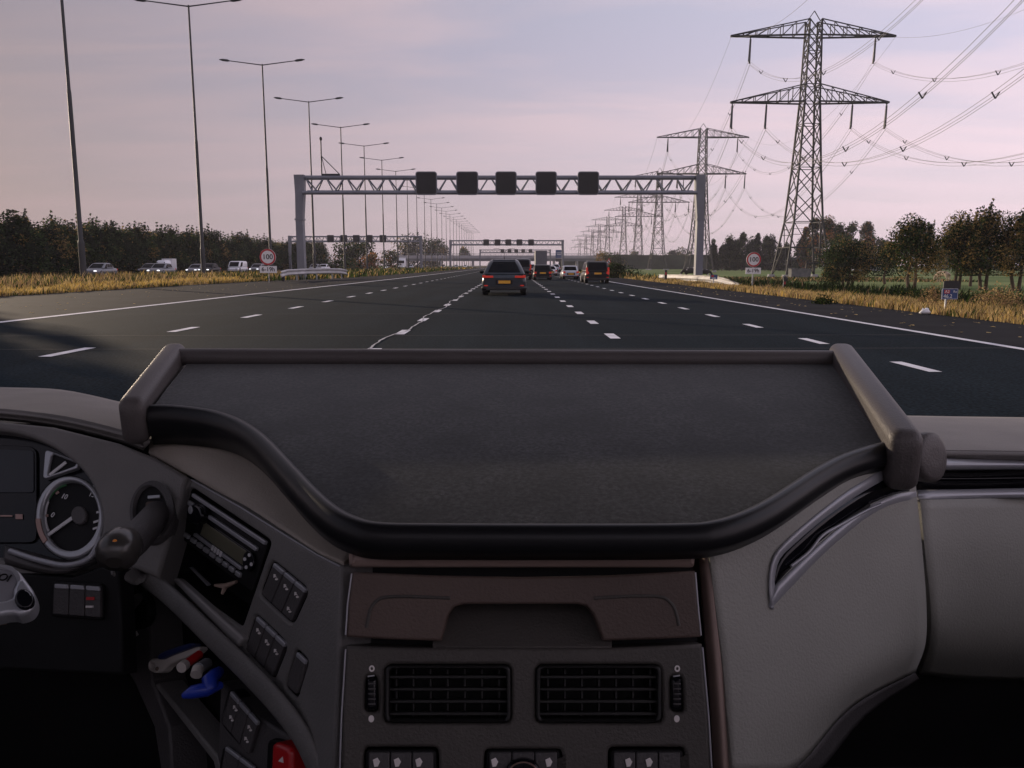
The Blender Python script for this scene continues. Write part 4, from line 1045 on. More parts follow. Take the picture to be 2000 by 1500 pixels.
def panel(poly, pl, name, m, parent, off=0.0, thick=.01, bev=.002, holes=(), wallmat=None):
    loops = []
    for hi, pts in enumerate([poly] + list(holes)):
        l2 = [pl.to2(pl.hit(px, py, off)) for px, py in pts]
        # remove near-duplicates
        q = []
        for p in l2:
            if not q or (Vector(p)-Vector(q[-1])).length > 2e-5: q.append(p)
        if (Vector(q[0])-Vector(q[-1])).length < 2e-5: q.pop()
        ar = sum(q[i][0]*q[(i+1) % len(q)][1]-q[(i+1) % len(q)][0]*q[i][1] for i in range(len(q)))
        if (ar < 0) == (hi == 0): q.reverse()   # outer ccw, holes cw: inset to the left of travel = into material
        loops.append(q)
    bm = bmesh.new(); fe = []
    for li, q in enumerate(loops):
        n = len(q); ins = []
        for i in range(n):
            a, b, c = Vector(q[i-1]), Vector(q[i]), Vector(q[(i+1) % n])
            d1 = (b-a).normalized(); d2 = (c-b).normalized(); n1 = Vector((-d1.y, d1.x)); n2 = Vector((-d2.y, d2.x)); m_ = n1+n2
            if m_.length < 1e-6: m_ = n1
            m_.normalize(); k = 1/max(.5, m_.dot(n1)); ins.append(m_*k)
        prof = [(bev, 0), (bev*.3, -bev*.3), (0, -bev), (0, -thick)]
        rings = [[bm.verts.new(pl.at(q[i][0]+ins[i].x*o_, q[i][1]+ins[i].y*o_, off+h)) for i in range(n)] for o_, h in prof]
        for r in range(3):
            for i in range(n):
                f = bm.faces.new((rings[r][i], rings[r+1][i], rings[r+1][(i+1) % n], rings[r][(i+1) % n])); f.smooth = r < 2
                if wallmat and li and r == 2: f.material_index = 1
        for i in range(n): fe.append(bm.edges.get((rings[0][i], rings[0][(i+1) % n])))
    bmesh.ops.triangle_fill(bm, edges=fe, use_beauty=True, normal=pl.n)
    bmesh.ops.recalc_face_normals(bm, faces=bm.faces)
    me = bpy.data.meshes.new(name); bm.to_mesh(me); bm.free(); me.materials.append(m)
    if wallmat: me.materials.append(wallmat)
    return link(bpy.data.objects.new(name, me), parent)
def cr(p0, p1, p2, p3, t): return .5*((2*p1) + (p2-p0)*t + (2*p0-5*p1+4*p2-p3)*t*t + (3*p1-p0-3*p2+p3)*t**3)
def patch(rows, name, m, parent, k=5, thick=.012, kr=None, linear=False):
    g = [[P(*c) for c in r] for r in rows]; kr = kr or k
    def dens(l, k):
        o = []; n = len(l)
        for i in range(n-1):
            p = [l[min(max(i+j, 0), n-1)] for j in (-1, 0, 1, 2)]
            if i == 0: p[0] = 2*p[1]-p[2]
            if i == n-2: p[3] = 2*p[2]-p[1]
            for q in range(k): o.append(cr(*p, q/k) if not linear else p[1].lerp(p[2], q/k))
        o.append(l[-1]); return o
    g = [dens(r, k) for r in g]; cols = list(zip(*g)); cols = [dens(list(c), kr) for c in cols]; g = list(zip(*cols))
    nr, nc = len(g), len(g[0]); bm = bmesh.new()
    V = [[bm.verts.new(p) for p in r] for r in g]; 
    for i in range(nr-1):
        for j in range(nc-1): 
            f = bm.faces.new((V[i][j], V[i][j+1], V[i+1][j+1], V[i+1][j])); f.smooth = True
    bm.normal_update()
    c = bm.faces[:][len(bm.faces)//2] if False else list(bm.faces)[len(bm.faces)//2]
    if c.normal.dot(CAM - c.calc_center_median()) < 0: bmesh.ops.reverse_faces(bm, faces=bm.faces)
    bm.normal_update()
    nm = {v: v.normal.copy() for v in bm.verts}; V2 = [[bm.verts.new(v.co - nm[v]*thick) for v in r] for r in V]
    edge = [(0, j) for j in range(nc)] + [(i, nc-1) for i in range(1, nr)] + [(nr-1, j) for j in range(nc-2, -1, -1)] + [(i, 0) for i in range(nr-2, 0, -1)]
    for a in range(len(edge)):
        (i, j), (i2, j2) = edge[a], edge[(a+1) % len(edge)]; bm.faces.new((V[i][j], V2[i][j], V2[i2][j2], V[i2][j2]))
    for i in range(nr-1):
        for j in range(nc-1): bm.faces.new((V2[i][j], V2[i+1][j], V2[i+1][j+1], V2[i][j+1])).smooth = True
    bmesh.ops.recalc_face_normals(bm, faces=bm.faces)
    me = bpy.data.meshes.new(name); bm.to_mesh(me); bm.free(); me.materials.append(m)
    return link(bpy.data.objects.new(name, me), parent)

# --- cab shell: floor, firewall, roof, doors and rear wall of the lorry we sit in
CAB = thing('truck_cab', 'dark lower cab of the lorry around the dashboard, black footwells', 'truck cab', (0, 0, .2))
def cb(name, c, d, m, **k): return MB().box((c[0], c[1], c[2]-.2), d, **k).build(name, m, CAB)
cb('floor', (0, .45, .22), (3.0, 2.9, .04), I_rubber)
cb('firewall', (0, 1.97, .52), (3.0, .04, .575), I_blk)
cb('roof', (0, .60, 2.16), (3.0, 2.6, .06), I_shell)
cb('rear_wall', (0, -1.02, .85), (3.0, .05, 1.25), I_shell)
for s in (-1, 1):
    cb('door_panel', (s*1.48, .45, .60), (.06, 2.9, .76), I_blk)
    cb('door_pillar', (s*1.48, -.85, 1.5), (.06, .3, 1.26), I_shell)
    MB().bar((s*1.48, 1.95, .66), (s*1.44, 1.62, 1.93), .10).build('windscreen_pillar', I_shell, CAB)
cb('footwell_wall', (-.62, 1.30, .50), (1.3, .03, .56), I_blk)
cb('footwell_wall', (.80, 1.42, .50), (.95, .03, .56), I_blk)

D = thing('truck_dashboard', 'grey truck dashboard with radio, switches, vents and gauges below the road', 'dashboard', (0, 0, 0))
# planes
PC = Plane(P(690, 1090, .872), P(1360, 1090, .872), P(1020, 1490, .790))
PR = Plane(P(372, 932, 1.20), P(668, 1105, .88), P(655, 1490, .80))
PK = Plane(P(0, 830, 1.30), P(365, 925, 1.20), P(230, 1110, 1.12))
PT = Plane(P(1000, 1030, .85), P(1300, 1030, .85), P(1000, 712, 1.50))
PL = Plane(P(240, 1130, 1.28), P(620, 1500, .86), P(330, 1500, 1.06))

# top pads
patch([[(-160, 750, 1.93), (0, 756, 1.88), (120, 761, 1.82), (240, 786, 1.72), (280, 797, 1.68)],
       [(-160, 766, 1.74), (0, 772, 1.68), (120, 782, 1.60), (240, 809, 1.50), (280, 821, 1.46)],
       [(-160, 792, 1.47), (0, 800, 1.43), (120, 815, 1.37), (240, 843, 1.29), (280, 857, 1.26)],
       [(-160, 802, 1.45), (0, 811, 1.41), (120, 826, 1.355), (240, 855, 1.275), (280, 869, 1.245)],
       [(-160, 812, 1.48), (0, 821, 1.44), (120, 836, 1.38), (240, 866, 1.30), (280, 880, 1.27)]], 'top_pad', I_pad, D)
patch([[(1560, 806, 1.72), (1700, 810, 1.72), (1850, 813, 1.72), (2000, 815, 1.72), (2160, 818, 1.72)],
       [(1560, 822, 1.55), (1700, 826, 1.55), (1850, 829, 1.55), (2000, 831, 1.55), (2160, 834, 1.55)],
       [(1560, 868, 1.29), (1700, 872, 1.29), (1850, 875, 1.29), (2000, 877, 1.29), (2160, 879, 1.29)],
       [(1560, 888, 1.265), (1700, 890, 1.265), (1850, 893, 1.265), (2000, 895, 1.265), (2160, 897, 1.265)],
       [(1560, 898, 1.29), (1700, 900, 1.29), (1850, 902, 1.29), (2000, 904, 1.29), (2160, 906, 1.29)]], 'top_pad', I_pad, D)
# hidden deck under the table closes the top of the dashboard
MB().add([(-.95, 1.93, .865), (.95, 1.93, .865), (.40, 1.06, .815), (-.36, 1.06, .815), (-.95, 1.93, .82), (.95, 1.93, .82), (.40, 1.06, .77), (-.36, 1.06, .77)], [(0, 1, 2, 3), (7, 6, 5, 4), (0, 4, 5, 1), (1, 5, 6, 2), (2, 6, 7, 3), (3, 7, 4, 0)]).build('deck', I_blk, D)

# --- instrument hood and cluster
hood = [(-160, 822), (0, 822), (100, 832), (230, 864), (300, 892), (366, 931), (340, 1022), (308, 1128), (270, 1112), (235, 1105), (200, 1100), (140, 1122), (60, 1130), (-160, 1135)]
hole = smooth([(-120, 850), (-118, 839), (-60, 837), (0, 840), (60, 853), (115, 880), (160, 918), (188, 965), (198, 1010), (194, 1050), (172, 1088), (120, 1108), (40, 1092), (-60, 1082), (-118, 1080), (-120, 1060)], True, 4)
H_ = panel(hood, PK, 'instrument_hood', I_grey, D, 0, .05, .006, [hole])
CL = panel([(-160, 828), (20, 828), (130, 868), (200, 935), (215, 1010), (205, 1070), (175, 1110), (110, 1122), (-160, 1105)], PK, 'instrument_cluster', I_gloss, D, -.022, .02, .001)
panel(rquad([(-160, 862), (72, 872), (72, 1060), (-160, 1060)], .1), PK, 'screen', I_gloss, CL, -.018, .004, .001)
panel(rquad([(-160, 870), (66, 880), (66, 962), (-160, 962)], .1), PK, 'screen', mat('cluster screen', (.012, .014, .02), .35, var=.1), CL, -.0165, .003, .0005)
for a in ([(0, 1006), (24, 1006), (24, 1009), (0, 1009)], [(30, 1004), (44, 1004), (44, 1014), (30, 1014)]): panel(a, PK, 'screen_mark', I_copper, CL, -.0162, .001, .0002)
def ell(cx, cy, rx, ry, a0=0, a1=360, n=40, closed=True):
    return [(cx+rx*math.cos(R(a0+(a1-a0)*i/n)), cy+ry*math.sin(R(a0+(a1-a0)*i/n))) for i in range(n if closed and a1-a0 == 360 else n+1)]
GU = panel(ell(135, 1010, 68, 82), PK, 'gauge', I_blk, D, -.014, .008, .001)
panel(ell(135, 1010, 67, 81), PK, 'gauge_bezel', I_silver, GU, -.004, .012, .0035, [ell(136, 1007, 55, 68)])
def arcband(cx, cy, rx, ry, k, a0, a1, n=14): return ell(cx, cy, rx, ry, a0, a1, n, False) + ell(cx, cy, rx*k, ry*k, a1, a0, n, False)
panel(arcband(136, 1007, 50, 62, .93, 150, 208), PK, 'gauge_scale', I_needle, GU, -.0118, .002, .0003)
panel(arcband(136, 1007, 50, 62, .95, 212, 262), PK, 'gauge_scale', mat('green scale', (.04, .16, .06), .5, var=.1), GU, -.0118, .002, .0003)
panel(arcband(135, 1010, 66, 80, .85, 140, 178), PK, 'warning_band', I_copper, GU, -.0025, .002, .0004)
for s_, x, y in (('0', 103, 1006), ('10', 126, 970), ('15', 180, 966)):
    text(s_, .0115, PK.hit(x, y, -.0125), PK.u, PK.v, PK.n, I_needle, 'gauge_number', GU, .0006)
for x, y in ((181, 950), (194, 999), (188, 1018), (187, 1031)):
    panel([(x-6, y), (x+6, y-4), (x+6, y), (x-6, y+4)], PK, 'gauge_tick', I_needle, GU, -.0118, .001, .0002)
panel([(113, 958), (116, 962), (110, 966), (107, 963)], PK, 'gauge_tick', I_copper, GU, -.0118, .001, .0002)
panel([(83, 1005), (94, 1004), (94, 1009), (83, 1010)], PK, 'gauge_tick', I_copper, GU, -.0118, .001, .0002)
panel([(86, 1046), (155, 997), (159, 1002), (90, 1050)], PK, 'needle', I_needle, GU, -.0095, .002, .0004)
panel(ell(153, 1006, 15, 18), PK, 'needle_hub', I_dark, GU, -.0085, .006, .002)
TG = panel(rquad([(88, 877), (156, 902), (150, 914), (83, 936)], .15), PK, 'fuel_gauge', I_silver, D, -.012, .008, .0015, [rquad([(101, 885), (149, 904), (146, 910), (92, 930)], .15)])
panel([(100, 884), (150, 903), (147, 911), (91, 931)], PK, 'gauge_face', I_blk, TG, -.016, .004, .0005)
panel([(94, 926), (127, 900), (130, 904), (98, 929)], PK, 'needle', I_needle, TG, -.0135, .002, .0003)
# lower lip of the cluster
lipc = [P(20, 1076, 1.145), P(75, 1094, 1.12), P(130, 1104, 1.105), P(175, 1090, 1.11), P(197, 1050, 1.13)]
MB().tube([Vector(p) for p in smooth([tuple(p) for p in lipc], False, 5)], .0042, 8).build('cluster_rim', I_trim, D)
patch([[(10, 1062, 1.20), (70, 1075, 1.19), (130, 1088, 1.18), (180, 1072, 1.18)], [(10, 1085, 1.13), (70, 1102, 1.115), (128, 1110, 1.11), (182, 1090, 1.115)], [(10, 1102, 1.13), (70, 1118, 1.115), (128, 1122, 1.11), (186, 1102, 1.115)]], 'cluster_shelf', I_dark, D, 4, .01)

# --- stalk with knob in a round socket
SK = panel(ell(293, 1000, 44, 62), PK, 'stalk_socket', I_dark, D, .010, .02, .008, [ell(296, 996, 33, 48)])
panel(ell(296, 998, 37, 53), PK, 'socket_cup', I_blk, SK, .004, .004, .001)
panel(rquad([(288, 968), (312, 966), (312, 972), (288, 974)], .2), PK, 'socket_light', I_silver, SK, .007, .003, .0005)
panel(rquad([(284, 980), (312, 978), (308, 1012), (284, 1014)], .2), PK, 'socket_label', I_brown, SK, .006, .003, .0005)
ST_ = thing('control_stalk', 'black control stalk with fat rounded knob beside the gauge', 'lever', P(300, 1010, 1.14))
o0 = P(300, 1010, 1.14)
MB().tube([P(306, 1004, 1.16)-o0, P(285, 1030, 1.08)-o0, P(258, 1058, 1.02)-o0, P(246, 1066, 1.0)-o0], [.020, .021, .022, .023], 18).build('lever', I_dark, ST_)
MB().tube([P(247, 1058, 1.0)-o0, P(238, 1064, .985)-o0, P(229, 1080, .965)-o0, P(225, 1092, .955)-o0, P(223, 1099, .95)-o0], [.020, .0255, .0265, .022, .010], 18).build('knob', mat('knob plastic', (.050, .046, .042), .32, var=.15, coat=.3), ST_)
c = P(225, 1058, .955)-o0; MB().sphere((c.x, c.y, c.z), (.0045, .004, .0035), 10, 6).build('marking', I_orange, ST_)

# --- panel left below the cluster with a row of switches
PM = Plane(P(0, 1125, 1.13), P(230, 1118, 1.09), P(220, 1310, 1.04))
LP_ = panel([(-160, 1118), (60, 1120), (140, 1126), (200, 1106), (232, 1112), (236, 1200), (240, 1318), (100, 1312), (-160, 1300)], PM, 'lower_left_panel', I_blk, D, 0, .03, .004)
SW = panel(rquad([(100, 1134), (200, 1140), (200, 1212), (98, 1204)], .12), PM, 'switch_bank', I_blk, D, .006, .008, .002)
for i in range(3):
    q = sub([(104, 1139), (196, 1145), (196, 1206), (102, 1199)], i/3+.01, 0, (i+1)/3-.01, 1)
    s_ = panel(rquad(q, .1), PM, 'switch', I_dark, SW, .010, .006, .001)
    panel(rquad(sub(q, .04, .02, .96, .16), .3), PM, 'switch_edge', I_trim, SW, .0125, .003, .001)
panel([(168, 1166), (184, 1166), (184, 1172), (168, 1172)], PM, 'switch_icon', I_ruby, SW, .0112, .001, .0002)
panel([(167, 1183), (182, 1183), (182, 1187), (167, 1187)], PM, 'switch_icon', I_icon, SW, .0112, .001, .0002)

# --- slanted light panel between table lip and radio panel
patch([[(296, 812, 1.36), (350, 815, 1.36), (460, 830, 1.30), (560, 915, 1.14), (640, 1000, 1.03), (694, 1050, .965)],
       [(292, 850, 1.30), (352, 868, 1.26), (462, 915, 1.17), (560, 985, 1.06), (635, 1045, .965), (688, 1082, .915)],
       [(290, 884, 1.262), (370, 929, 1.205), (468, 985, 1.095), (560, 1040, .988), (622, 1079, .923), (671, 1098, .888)]], 'slanted_panel', I_warm, D, 5, .012)

# --- radio panel
rp_out = [(374, 936), (470, 990), (560, 1046), (620, 1083), (667, 1106), (662, 1250), (655, 1400), (652, 1520), (625, 1520), (590, 1440), (545, 1375), (490, 1312), (420, 1248), (350, 1180), (312, 1140)]
S1 = [(530, 1092), (603, 1152), (571, 1222), (504, 1160)]; S2 = [(497, 1196), (562, 1258), (534, 1330), (474, 1268)]; S3 = [(577, 1266), (602, 1290), (579, 1366), (553, 1340)]
rhole = rquad([(371, 950), (530, 1057), (472, 1226), (327, 1120)], .06)
RP = panel(rp_out, PR, 'radio_panel', I_radio, D, 0, .06, .004, [rhole, rquad(S1, .2), rquad(S2, .2), rquad(S3, .3)], I_blk)
panel([(340, 930), (545, 1045), (500, 1250), (300, 1120)], PR, 'storage_slot', I_blk, D, -.058, .02, .001)
RD = panel(rquad([(368, 956), (523, 1058), (492, 1157), (340, 1042)], .04), PR, 'radio', I_blk, D, -.004, .045, .002)
rq = [(368, 956), (523, 1058), (492, 1157), (340, 1042)]
def rs(u0, v0, u1, v1, name, m, par, off=-.001, r=.15, th=.004): return panel(rquad(sub(rq, u0, v0, u1, v1), r), PR, name, m, par, off, th, min(.0012, th*.3))
rs(.05, .02, .97, .10, 'radio_bar', I_trim, RD, .002, .3); rs(.16, .22, .90, .30, 'radio_bar', I_trim, RD, .001, .3); rs(.20, .72, .80, .79, 'radio_bar', I_trim, RD, .0, .3)
rs(.18, .36, .86, .70, 'display_frame', I_gloss, RD, -.002); rs(.27, .40, .84, .68, 'display', I_lcd, RD, -.0008, .05, .003)
panel(ell(378, 1004, 15, 20), PR, 'volume_knob', I_gloss, RD, .012, .016, .004); panel(ell(371, 996, 4, 8), PR, 'knob_highlight', I_silver, RD, .013, .002, .0006)
rs(.03, .20, .09, .30, 'radio_button', I_silver, RD, .001)
for i in range(9): rs(.10+i*.082, .84, .10+i*.082+.055, .93, 'radio_button', I_silver, RD, .0005, .2)
panel(ell(484, 1096, 11, 20), PR, 'menu_pad', I_gloss, RD, .001, .004, .001)
for x, y in ((486, 1084), (477, 1092), (490, 1102), (480, 1108)): panel(ell(x, y, 2.4, 3.6), PR, 'menu_mark', I_needle, RD, .002, .001, .0002)
for i in range(4): rs(.43+i*.035, .70-.0*i, .43+i*.035+.022, .81, 'radio_lettering', I_needle, RD, .0012, .1, .001)
# ledge and light edge of the open slot under the radio
panel(rquad([(328, 1128), (346, 1130), (474, 1246), (462, 1266)], .3), PR, 'slot_ledge', I_ledge, D, .008, .010, .003)
panel(rquad([(346, 1128), (350, 1126), (468, 1222), (466, 1226)], .2), PR, 'slot_edge', I_trim, D, -.012, .004, .001)
panel(rquad([(368, 1108), (372, 1107), (408, 1142), (404, 1145)], .2), PR, 'slot_edge', I_trim, D, -.03, .004, .001)
def bank(q, pl, icons, n=3, off=-.004, frm=True):
    B = panel(rquad(q, .2), pl, 'switch_bank', I_blk, D, off-.004, .02, .002)
    qi = sub(q, .06, .04, .94, .94)
    for i in range(n):
        a = sub(qi, i/n+.012, 0, (i+1)/n-.012, 1)
        panel(rquad(a, .08), pl, 'switch', I_dark, B, off+.003, .006, .0012)
        panel(rquad(sub(a, 0, .0, 1, .13), .3), pl, 'switch_edge', I_trim, B, off+.007, .004, .0014)
    for u, v in icons:
        c = qp(qi, u, v); s = 4.6
        panel(ell(c[0]+2.5, c[1]+5.5, 2.6, 2.2, n=10), pl, 'switch_icon', I_icon, B, off+.0042, .001, .0002)
        panel([(c[0]-s*.6, c[1]-s), (c[0]+s*.2, c[1]-s*.8), (c[0]+s*.1, c[1]-s*.2), (c[0]+s*.7, c[1]+s*.5), (c[0]-s*.1, c[1]+s*.3), (c[0]-s*.7, c[1]+s*.6)], pl, 'switch_icon', I_icon, B, off+.0042, .001, .0002)
    return B
bank(S1, PR, [(.17, .30), (.5, .33), (.82, .30), (.80, .78)]); bank(S2, PR, [(.17, .30), (.5, .36), (.82, .38)])
B3 = panel(rquad(S3, .3), PR, 'push_button', I_blk, D, -.008, .02, .002); panel(rquad(sub(S3, .1, .06, .9, .94), .3), PR, 'button_cap', I_dark, B3, .002, .01, .003); panel(rquad(sub(S3, .15, .05, .85, .16), .3), PR, 'button_edge', I_trim, B3, .0035, .003, .001)

# --- curved trim rail below the radio panel
trim = [(218, 1116, 1.09), (250, 1122, 1.11), (292, 1134, 1.13), (340, 1172, 1.09), (410, 1240, 1.01), (480, 1308, .935), (540, 1372, .88), (590, 1440, .845), (625, 1520, .82)]
tp = [P(*c) for c in trim]; tp = [Vector(v) for v in smooth([tuple(v) for v in tp], False, 5)]
def oval(a, b, n=14): return [(a*math.cos(2*math.pi*k/n), b*math.sin(2*math.pi*k/n)) for k in range(n)]
MB().sweep(tp, lambda f: oval(.0155*min(1, .35+f*5), .006*min(1, .35+f*5)), PR.n).build('trim_rail', I_radio, D)

# --- lower compartment left of the trim
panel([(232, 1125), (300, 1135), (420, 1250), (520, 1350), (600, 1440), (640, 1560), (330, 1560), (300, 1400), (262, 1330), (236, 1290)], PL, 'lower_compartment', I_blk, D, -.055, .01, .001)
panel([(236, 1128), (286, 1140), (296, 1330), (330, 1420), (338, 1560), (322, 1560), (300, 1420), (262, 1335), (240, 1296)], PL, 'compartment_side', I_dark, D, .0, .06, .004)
KN = panel(ell(262, 1192, 26, 38), PL, 'rotary_switch', I_blk, D, .012, .014, .005)
MB().tube([PL.hit(242, 1200, .022), PL.hit(256, 1180, .026), PL.hit(272, 1166, .022)], [.009, .010, .007], 10).build('rotary_grip', I_dark, KN)
panel(ell(241, 1213, 4, 4, n=12), PL, 'rotary_mark', I_silver, KN, .016, .003, .0006)
panel([(258, 1236), (266, 1232), (270, 1240), (262, 1245)], PL, 'panel_icon', I_icon, D, .0015, .001, .0002)
panel([(300, 1338), (308, 1334), (425, 1478), (440, 1540), (428, 1540), (416, 1488)], PL, 'compartment_edge', I_radio, D, -.004, .04, .003)
panel([(430, 1332), (510, 1404), (600, 1460), (636, 1560), (440, 1560), (424, 1480)], PL, 'lower_switch_panel', I_dark, D, -.004, .04, .004)
S4 = [(446, 1342), (508, 1412), (488, 1482), (428, 1412)]
bank(S4, PL, [(.25, .28), (.22, .62), (.80, .36), (.80, .72)], 3, .0)
bank([(436, 1452), (500, 1500), (480, 1560), (424, 1520)], PL, [], 2, .0)
RB = panel(rquad([(530, 1448), (568, 1462), (566, 1530), (526, 1522)], .3), PL, 'hazard_button', I_ruby, D, .022, .03, .006)
panel([(543, 1487), (551, 1478), (553, 1490)], PL, 'button_icon', I_icon, RB, .0228, .001, .0002)
panel(rquad([(522, 1440), (576, 1456), (574, 1540), (518, 1530)], .3), PL, 'button_surround', I_blk, D, .004, .02, .003)

# --- centre stack
panel(rquad([(676, 1052), (1364, 1052), (1358, 1108), (680, 1108)], .12), PC, 'stack_top_strip', I_brown2, D, .010, .02, .008)
lid_out = [(688, 1117), (850, 1124), (1020, 1127), (1190, 1124), (1358, 1115), (1363, 1180), (1370, 1244), (1280, 1249), (1178, 1252)]
notch = [(1168, 1222), (1158, 1198), (1146, 1184), (1128, 1180), (905, 1180), (886, 1186), (874, 1202), (868, 1225), (862, 1252)]
panel(lid_out + notch + [(760, 1249), (676, 1244), (680, 1180)], PC, 'lid', I_brown, D, .004, .03, .003)
# shallow pressed line on the lid
for pts in ([(716, 1226), (724, 1190), (738, 1172), (756, 1166), (800, 1165), (880, 1168)], [(1326, 1222), (1318, 1190), (1304, 1172), (1286, 1165), (1240, 1164), (1160, 1168)]):
    MB().tube([PC.hit(x, y, .0035) for x, y in smooth(pts, False, 4)], .0022, 6).build('pressed_line', I_stack, D)
PRC = Plane(PC.hit(850, 1190, -.040), PC.hit(1190, 1190, -.040), PC.hit(1020, 1262, -.004))
panel([(845, 1178), (1195, 1178), (1195, 1264), (845, 1264)], PRC, 'handle_recess', I_stack, D, 0, .006, .001)
sf_out = [(676, 1262), (850, 1266), (1190, 1266), (1372, 1258), (1384, 1400), (1392, 1560), (664, 1560), (668, 1400)]
V1 = rquad([(752, 1298), (998, 1298), (998, 1413), (750, 1413)], .12); V2 = rquad([(1047, 1298), (1291, 1298), (1294, 1413), (1047, 1413)], .12)
T1 = rquad([(714, 1320), (736, 1320), (738, 1392), (712, 1392)], .4); T2 = rquad([(1310, 1320), (1332, 1320), (1336, 1392), (1312, 1392)], .4)
K1 = rquad([(710, 1460), (856, 1460), (858, 1560), (708, 1560)], .12); K2 = rquad([(946, 1464), (1098, 1464), (1100, 1560), (944, 1560)], .12); K3 = rquad([(1188, 1460), (1338, 1460), (1342, 1560), (1188, 1560)], .12)
panel(sf_out, PC, 'stack_face', I_stack, D, 0, .05, .004, [V1, V2, T1, T2, K1, K2, K3])
panel([(690, 1075), (1352, 1075), (1380, 1575), (680, 1575)], PC, 'stack_backing', I_blk, D, -.045, .01, .001)
for pts in ([(687, 1120), (679, 1180), (675, 1240)], [(1358, 1118), (1363, 1180), (1369, 1241)], [(675, 1268), (667, 1400), (663, 1520)], [(1372, 1264), (1384, 1400), (1391, 1520)]):  # thin bright tubes stand in for light caught along the panel edges
    MB().tube([PC.hit(x, y, .0025 if y < 1260 and pts[0][1] < 1200 else -.0015) for x, y in pts], .0011, 6).build('edge_highlight', I_trim, D)
MB().tube([PR.hit(x, y, -.001) for x, y in ((374, 937), (470, 991), (560, 1047), (620, 1084), (664, 1106))], .0011, 6).build('edge_highlight', I_trim, D)
I_vent = mat('vent plastic', (.007, .0065, .0065), .5, var=.15)
for x0, x1 in ((752, 997), (1048, 1292)):
    V = panel(rquad([(x0, 1300), (x1, 1300), (x1+1, 1412), (x0-1, 1412)], .12), PC, 'air_vent', I_vent, D, .004, .03, .002, [rquad([(x0+8, 1307), (x1-8, 1307), (x1-7, 1405), (x0+7, 1405)], .1)])
    for i in range(4):
        y = 1322+i*24; panel([(x0+5, y-3), (x1-5, y-3), (x1-5, y+4), (x0+5, y+4)], PC, 'vent_slat', I_vent, V, -.004, .014, .001)
    for i in range(7):
        x = x0+22+i*(x1-x0-44)/6; panel([(x-2, 1306), (x+2, 1306), (x+2, 1406), (x-2, 1406)], PC, 'vent_fin', I_vent, V, -.014, .012, .0006)
for cx in (725, 1322):
    W_ = panel(rquad([(cx-10, 1324), (cx+10, 1324), (cx+11, 1388), (cx-11, 1388)], .4), PC, 'thumb_wheel', I_gloss, D, .004, .02, .004)
    for i in range(5): panel([(cx-6, 1334+i*10), (cx+8, 1334+i*10), (cx+8, 1337+i*10), (cx-6, 1337+i*10)], PC, 'wheel_rib', I_dark, W_, .0055, .002, .0005)
    panel(ell(cx+1, 1306, 5.5, 6.5, n=18), PC, 'open_vent_mark', I_icon, D, .0012, .001, .0002, [ell(cx+1, 1306, 2.6, 3.2, n=14)])
    panel(ell(cx, 1404, 5.5, 7, n=18), PC, 'closed_vent_mark', I_icon, D, .0012, .001, .0002)
    panel([(cx-7, 1320), (cx+6, 1318), (cx+6, 1321), (cx-7, 1323)], PC, 'wheel_edge', I_silver, D, .003, .002, .0005)
for x0, x1, ics in ((709, 857, (735, 776, 818)), (945, 1099, (966, 1072)), (1188, 1340, (1228, 1268))):
    Kb = panel(rquad([(x0+4, 1464), (x1-4, 1464), (x1-3, 1560), (x0+3, 1560)], .12), PC, 'switch_bank', I_blk, D, -.002, .02, .003)
    n = 3
    for i in range(n):
        a = x0+10+(x1-x0-20)*i/n; b_ = x0+10+(x1-x0-20)*(i+1)/n
        panel(rquad([(a+1, 1470), (b_-1, 1470), (b_-1, 1560), (a+1, 1560)], .08), PC, 'switch', I_dark, Kb, .002, .006, .0015)
    for x in ics:
        panel([(x-7, 1484), (x+2, 1480), (x+7, 1488), (x+3, 1497), (x-4, 1498)], PC, 'switch_icon', I_icon, Kb, .0035, .001, .0002)
RK = panel(ell(1022, 1515, 36, 32), PC, 'rotary_knob', I_gloss, D, .012, .02, .004); panel(ell(1022, 1515, 31, 27), PC, 'knob_ring', I_copper, RK, .014, .003, .001, [ell(1022, 1515, 28, 24)])

# --- right side of the dashboard
patch([[(1364, 1062, .915), (1372, 1062, .905), (1384, 1060, .90)], [(1370, 1180, .892), (1384, 1180, .878), (1396, 1180, .876)], [(1378, 1300, .872), (1396, 1300, .856), (1410, 1300, .857)], [(1386, 1420, .853), (1406, 1420, .836), (1420, 1420, .838)], [(1392, 1560, .835), (1414, 1560, .815), (1430, 1560, .818)]], 'side_strip', I_brown2, D, 4, .01)
patch([[(1384, 1050, .90), (1450, 1030, .93), (1560, 970, .98), (1680, 915, 1.06), (1786, 900, 1.15)],
       [(1386, 1085, .893), (1456, 1070, .92), (1566, 1010, .97), (1684, 950, 1.05), (1790, 960, 1.13)],
       [(1397, 1180, .876), (1475, 1170, .905), (1585, 1120, .96), (1692, 1070, 1.03), (1800, 1060, 1.10)],
       [(1411, 1290, .858), (1490, 1290, .88), (1594, 1260, .93), (1702, 1210, 1.0), (1809, 1170, 1.08)],
       [(1421, 1400, .838), (1490, 1400, .855), (1580, 1380, .90), (1695, 1310, .98), (1808, 1255, 1.10)],
       [(1431, 1510, .820), (1470, 1510, .832), (1555, 1500, .89), (1662, 1382, 1.01), (1788, 1313, 1.17)]], 'passenger_panel', I_beige, D, 5, .012)
PPN = [o for o in D.children if o.name.startswith('passenger_panel')][0]
patch([[(1431, 1512, .822), (1470, 1512, .834), (1555, 1502, .892), (1662, 1384, 1.012), (1788, 1315, 1.17)], [(1431, 1540, .87), (1480, 1540, .88), (1590, 1515, .95), (1690, 1400, 1.08), (1796, 1326, 1.24)]], 'panel_underside', I_dark, D, 4, .01)
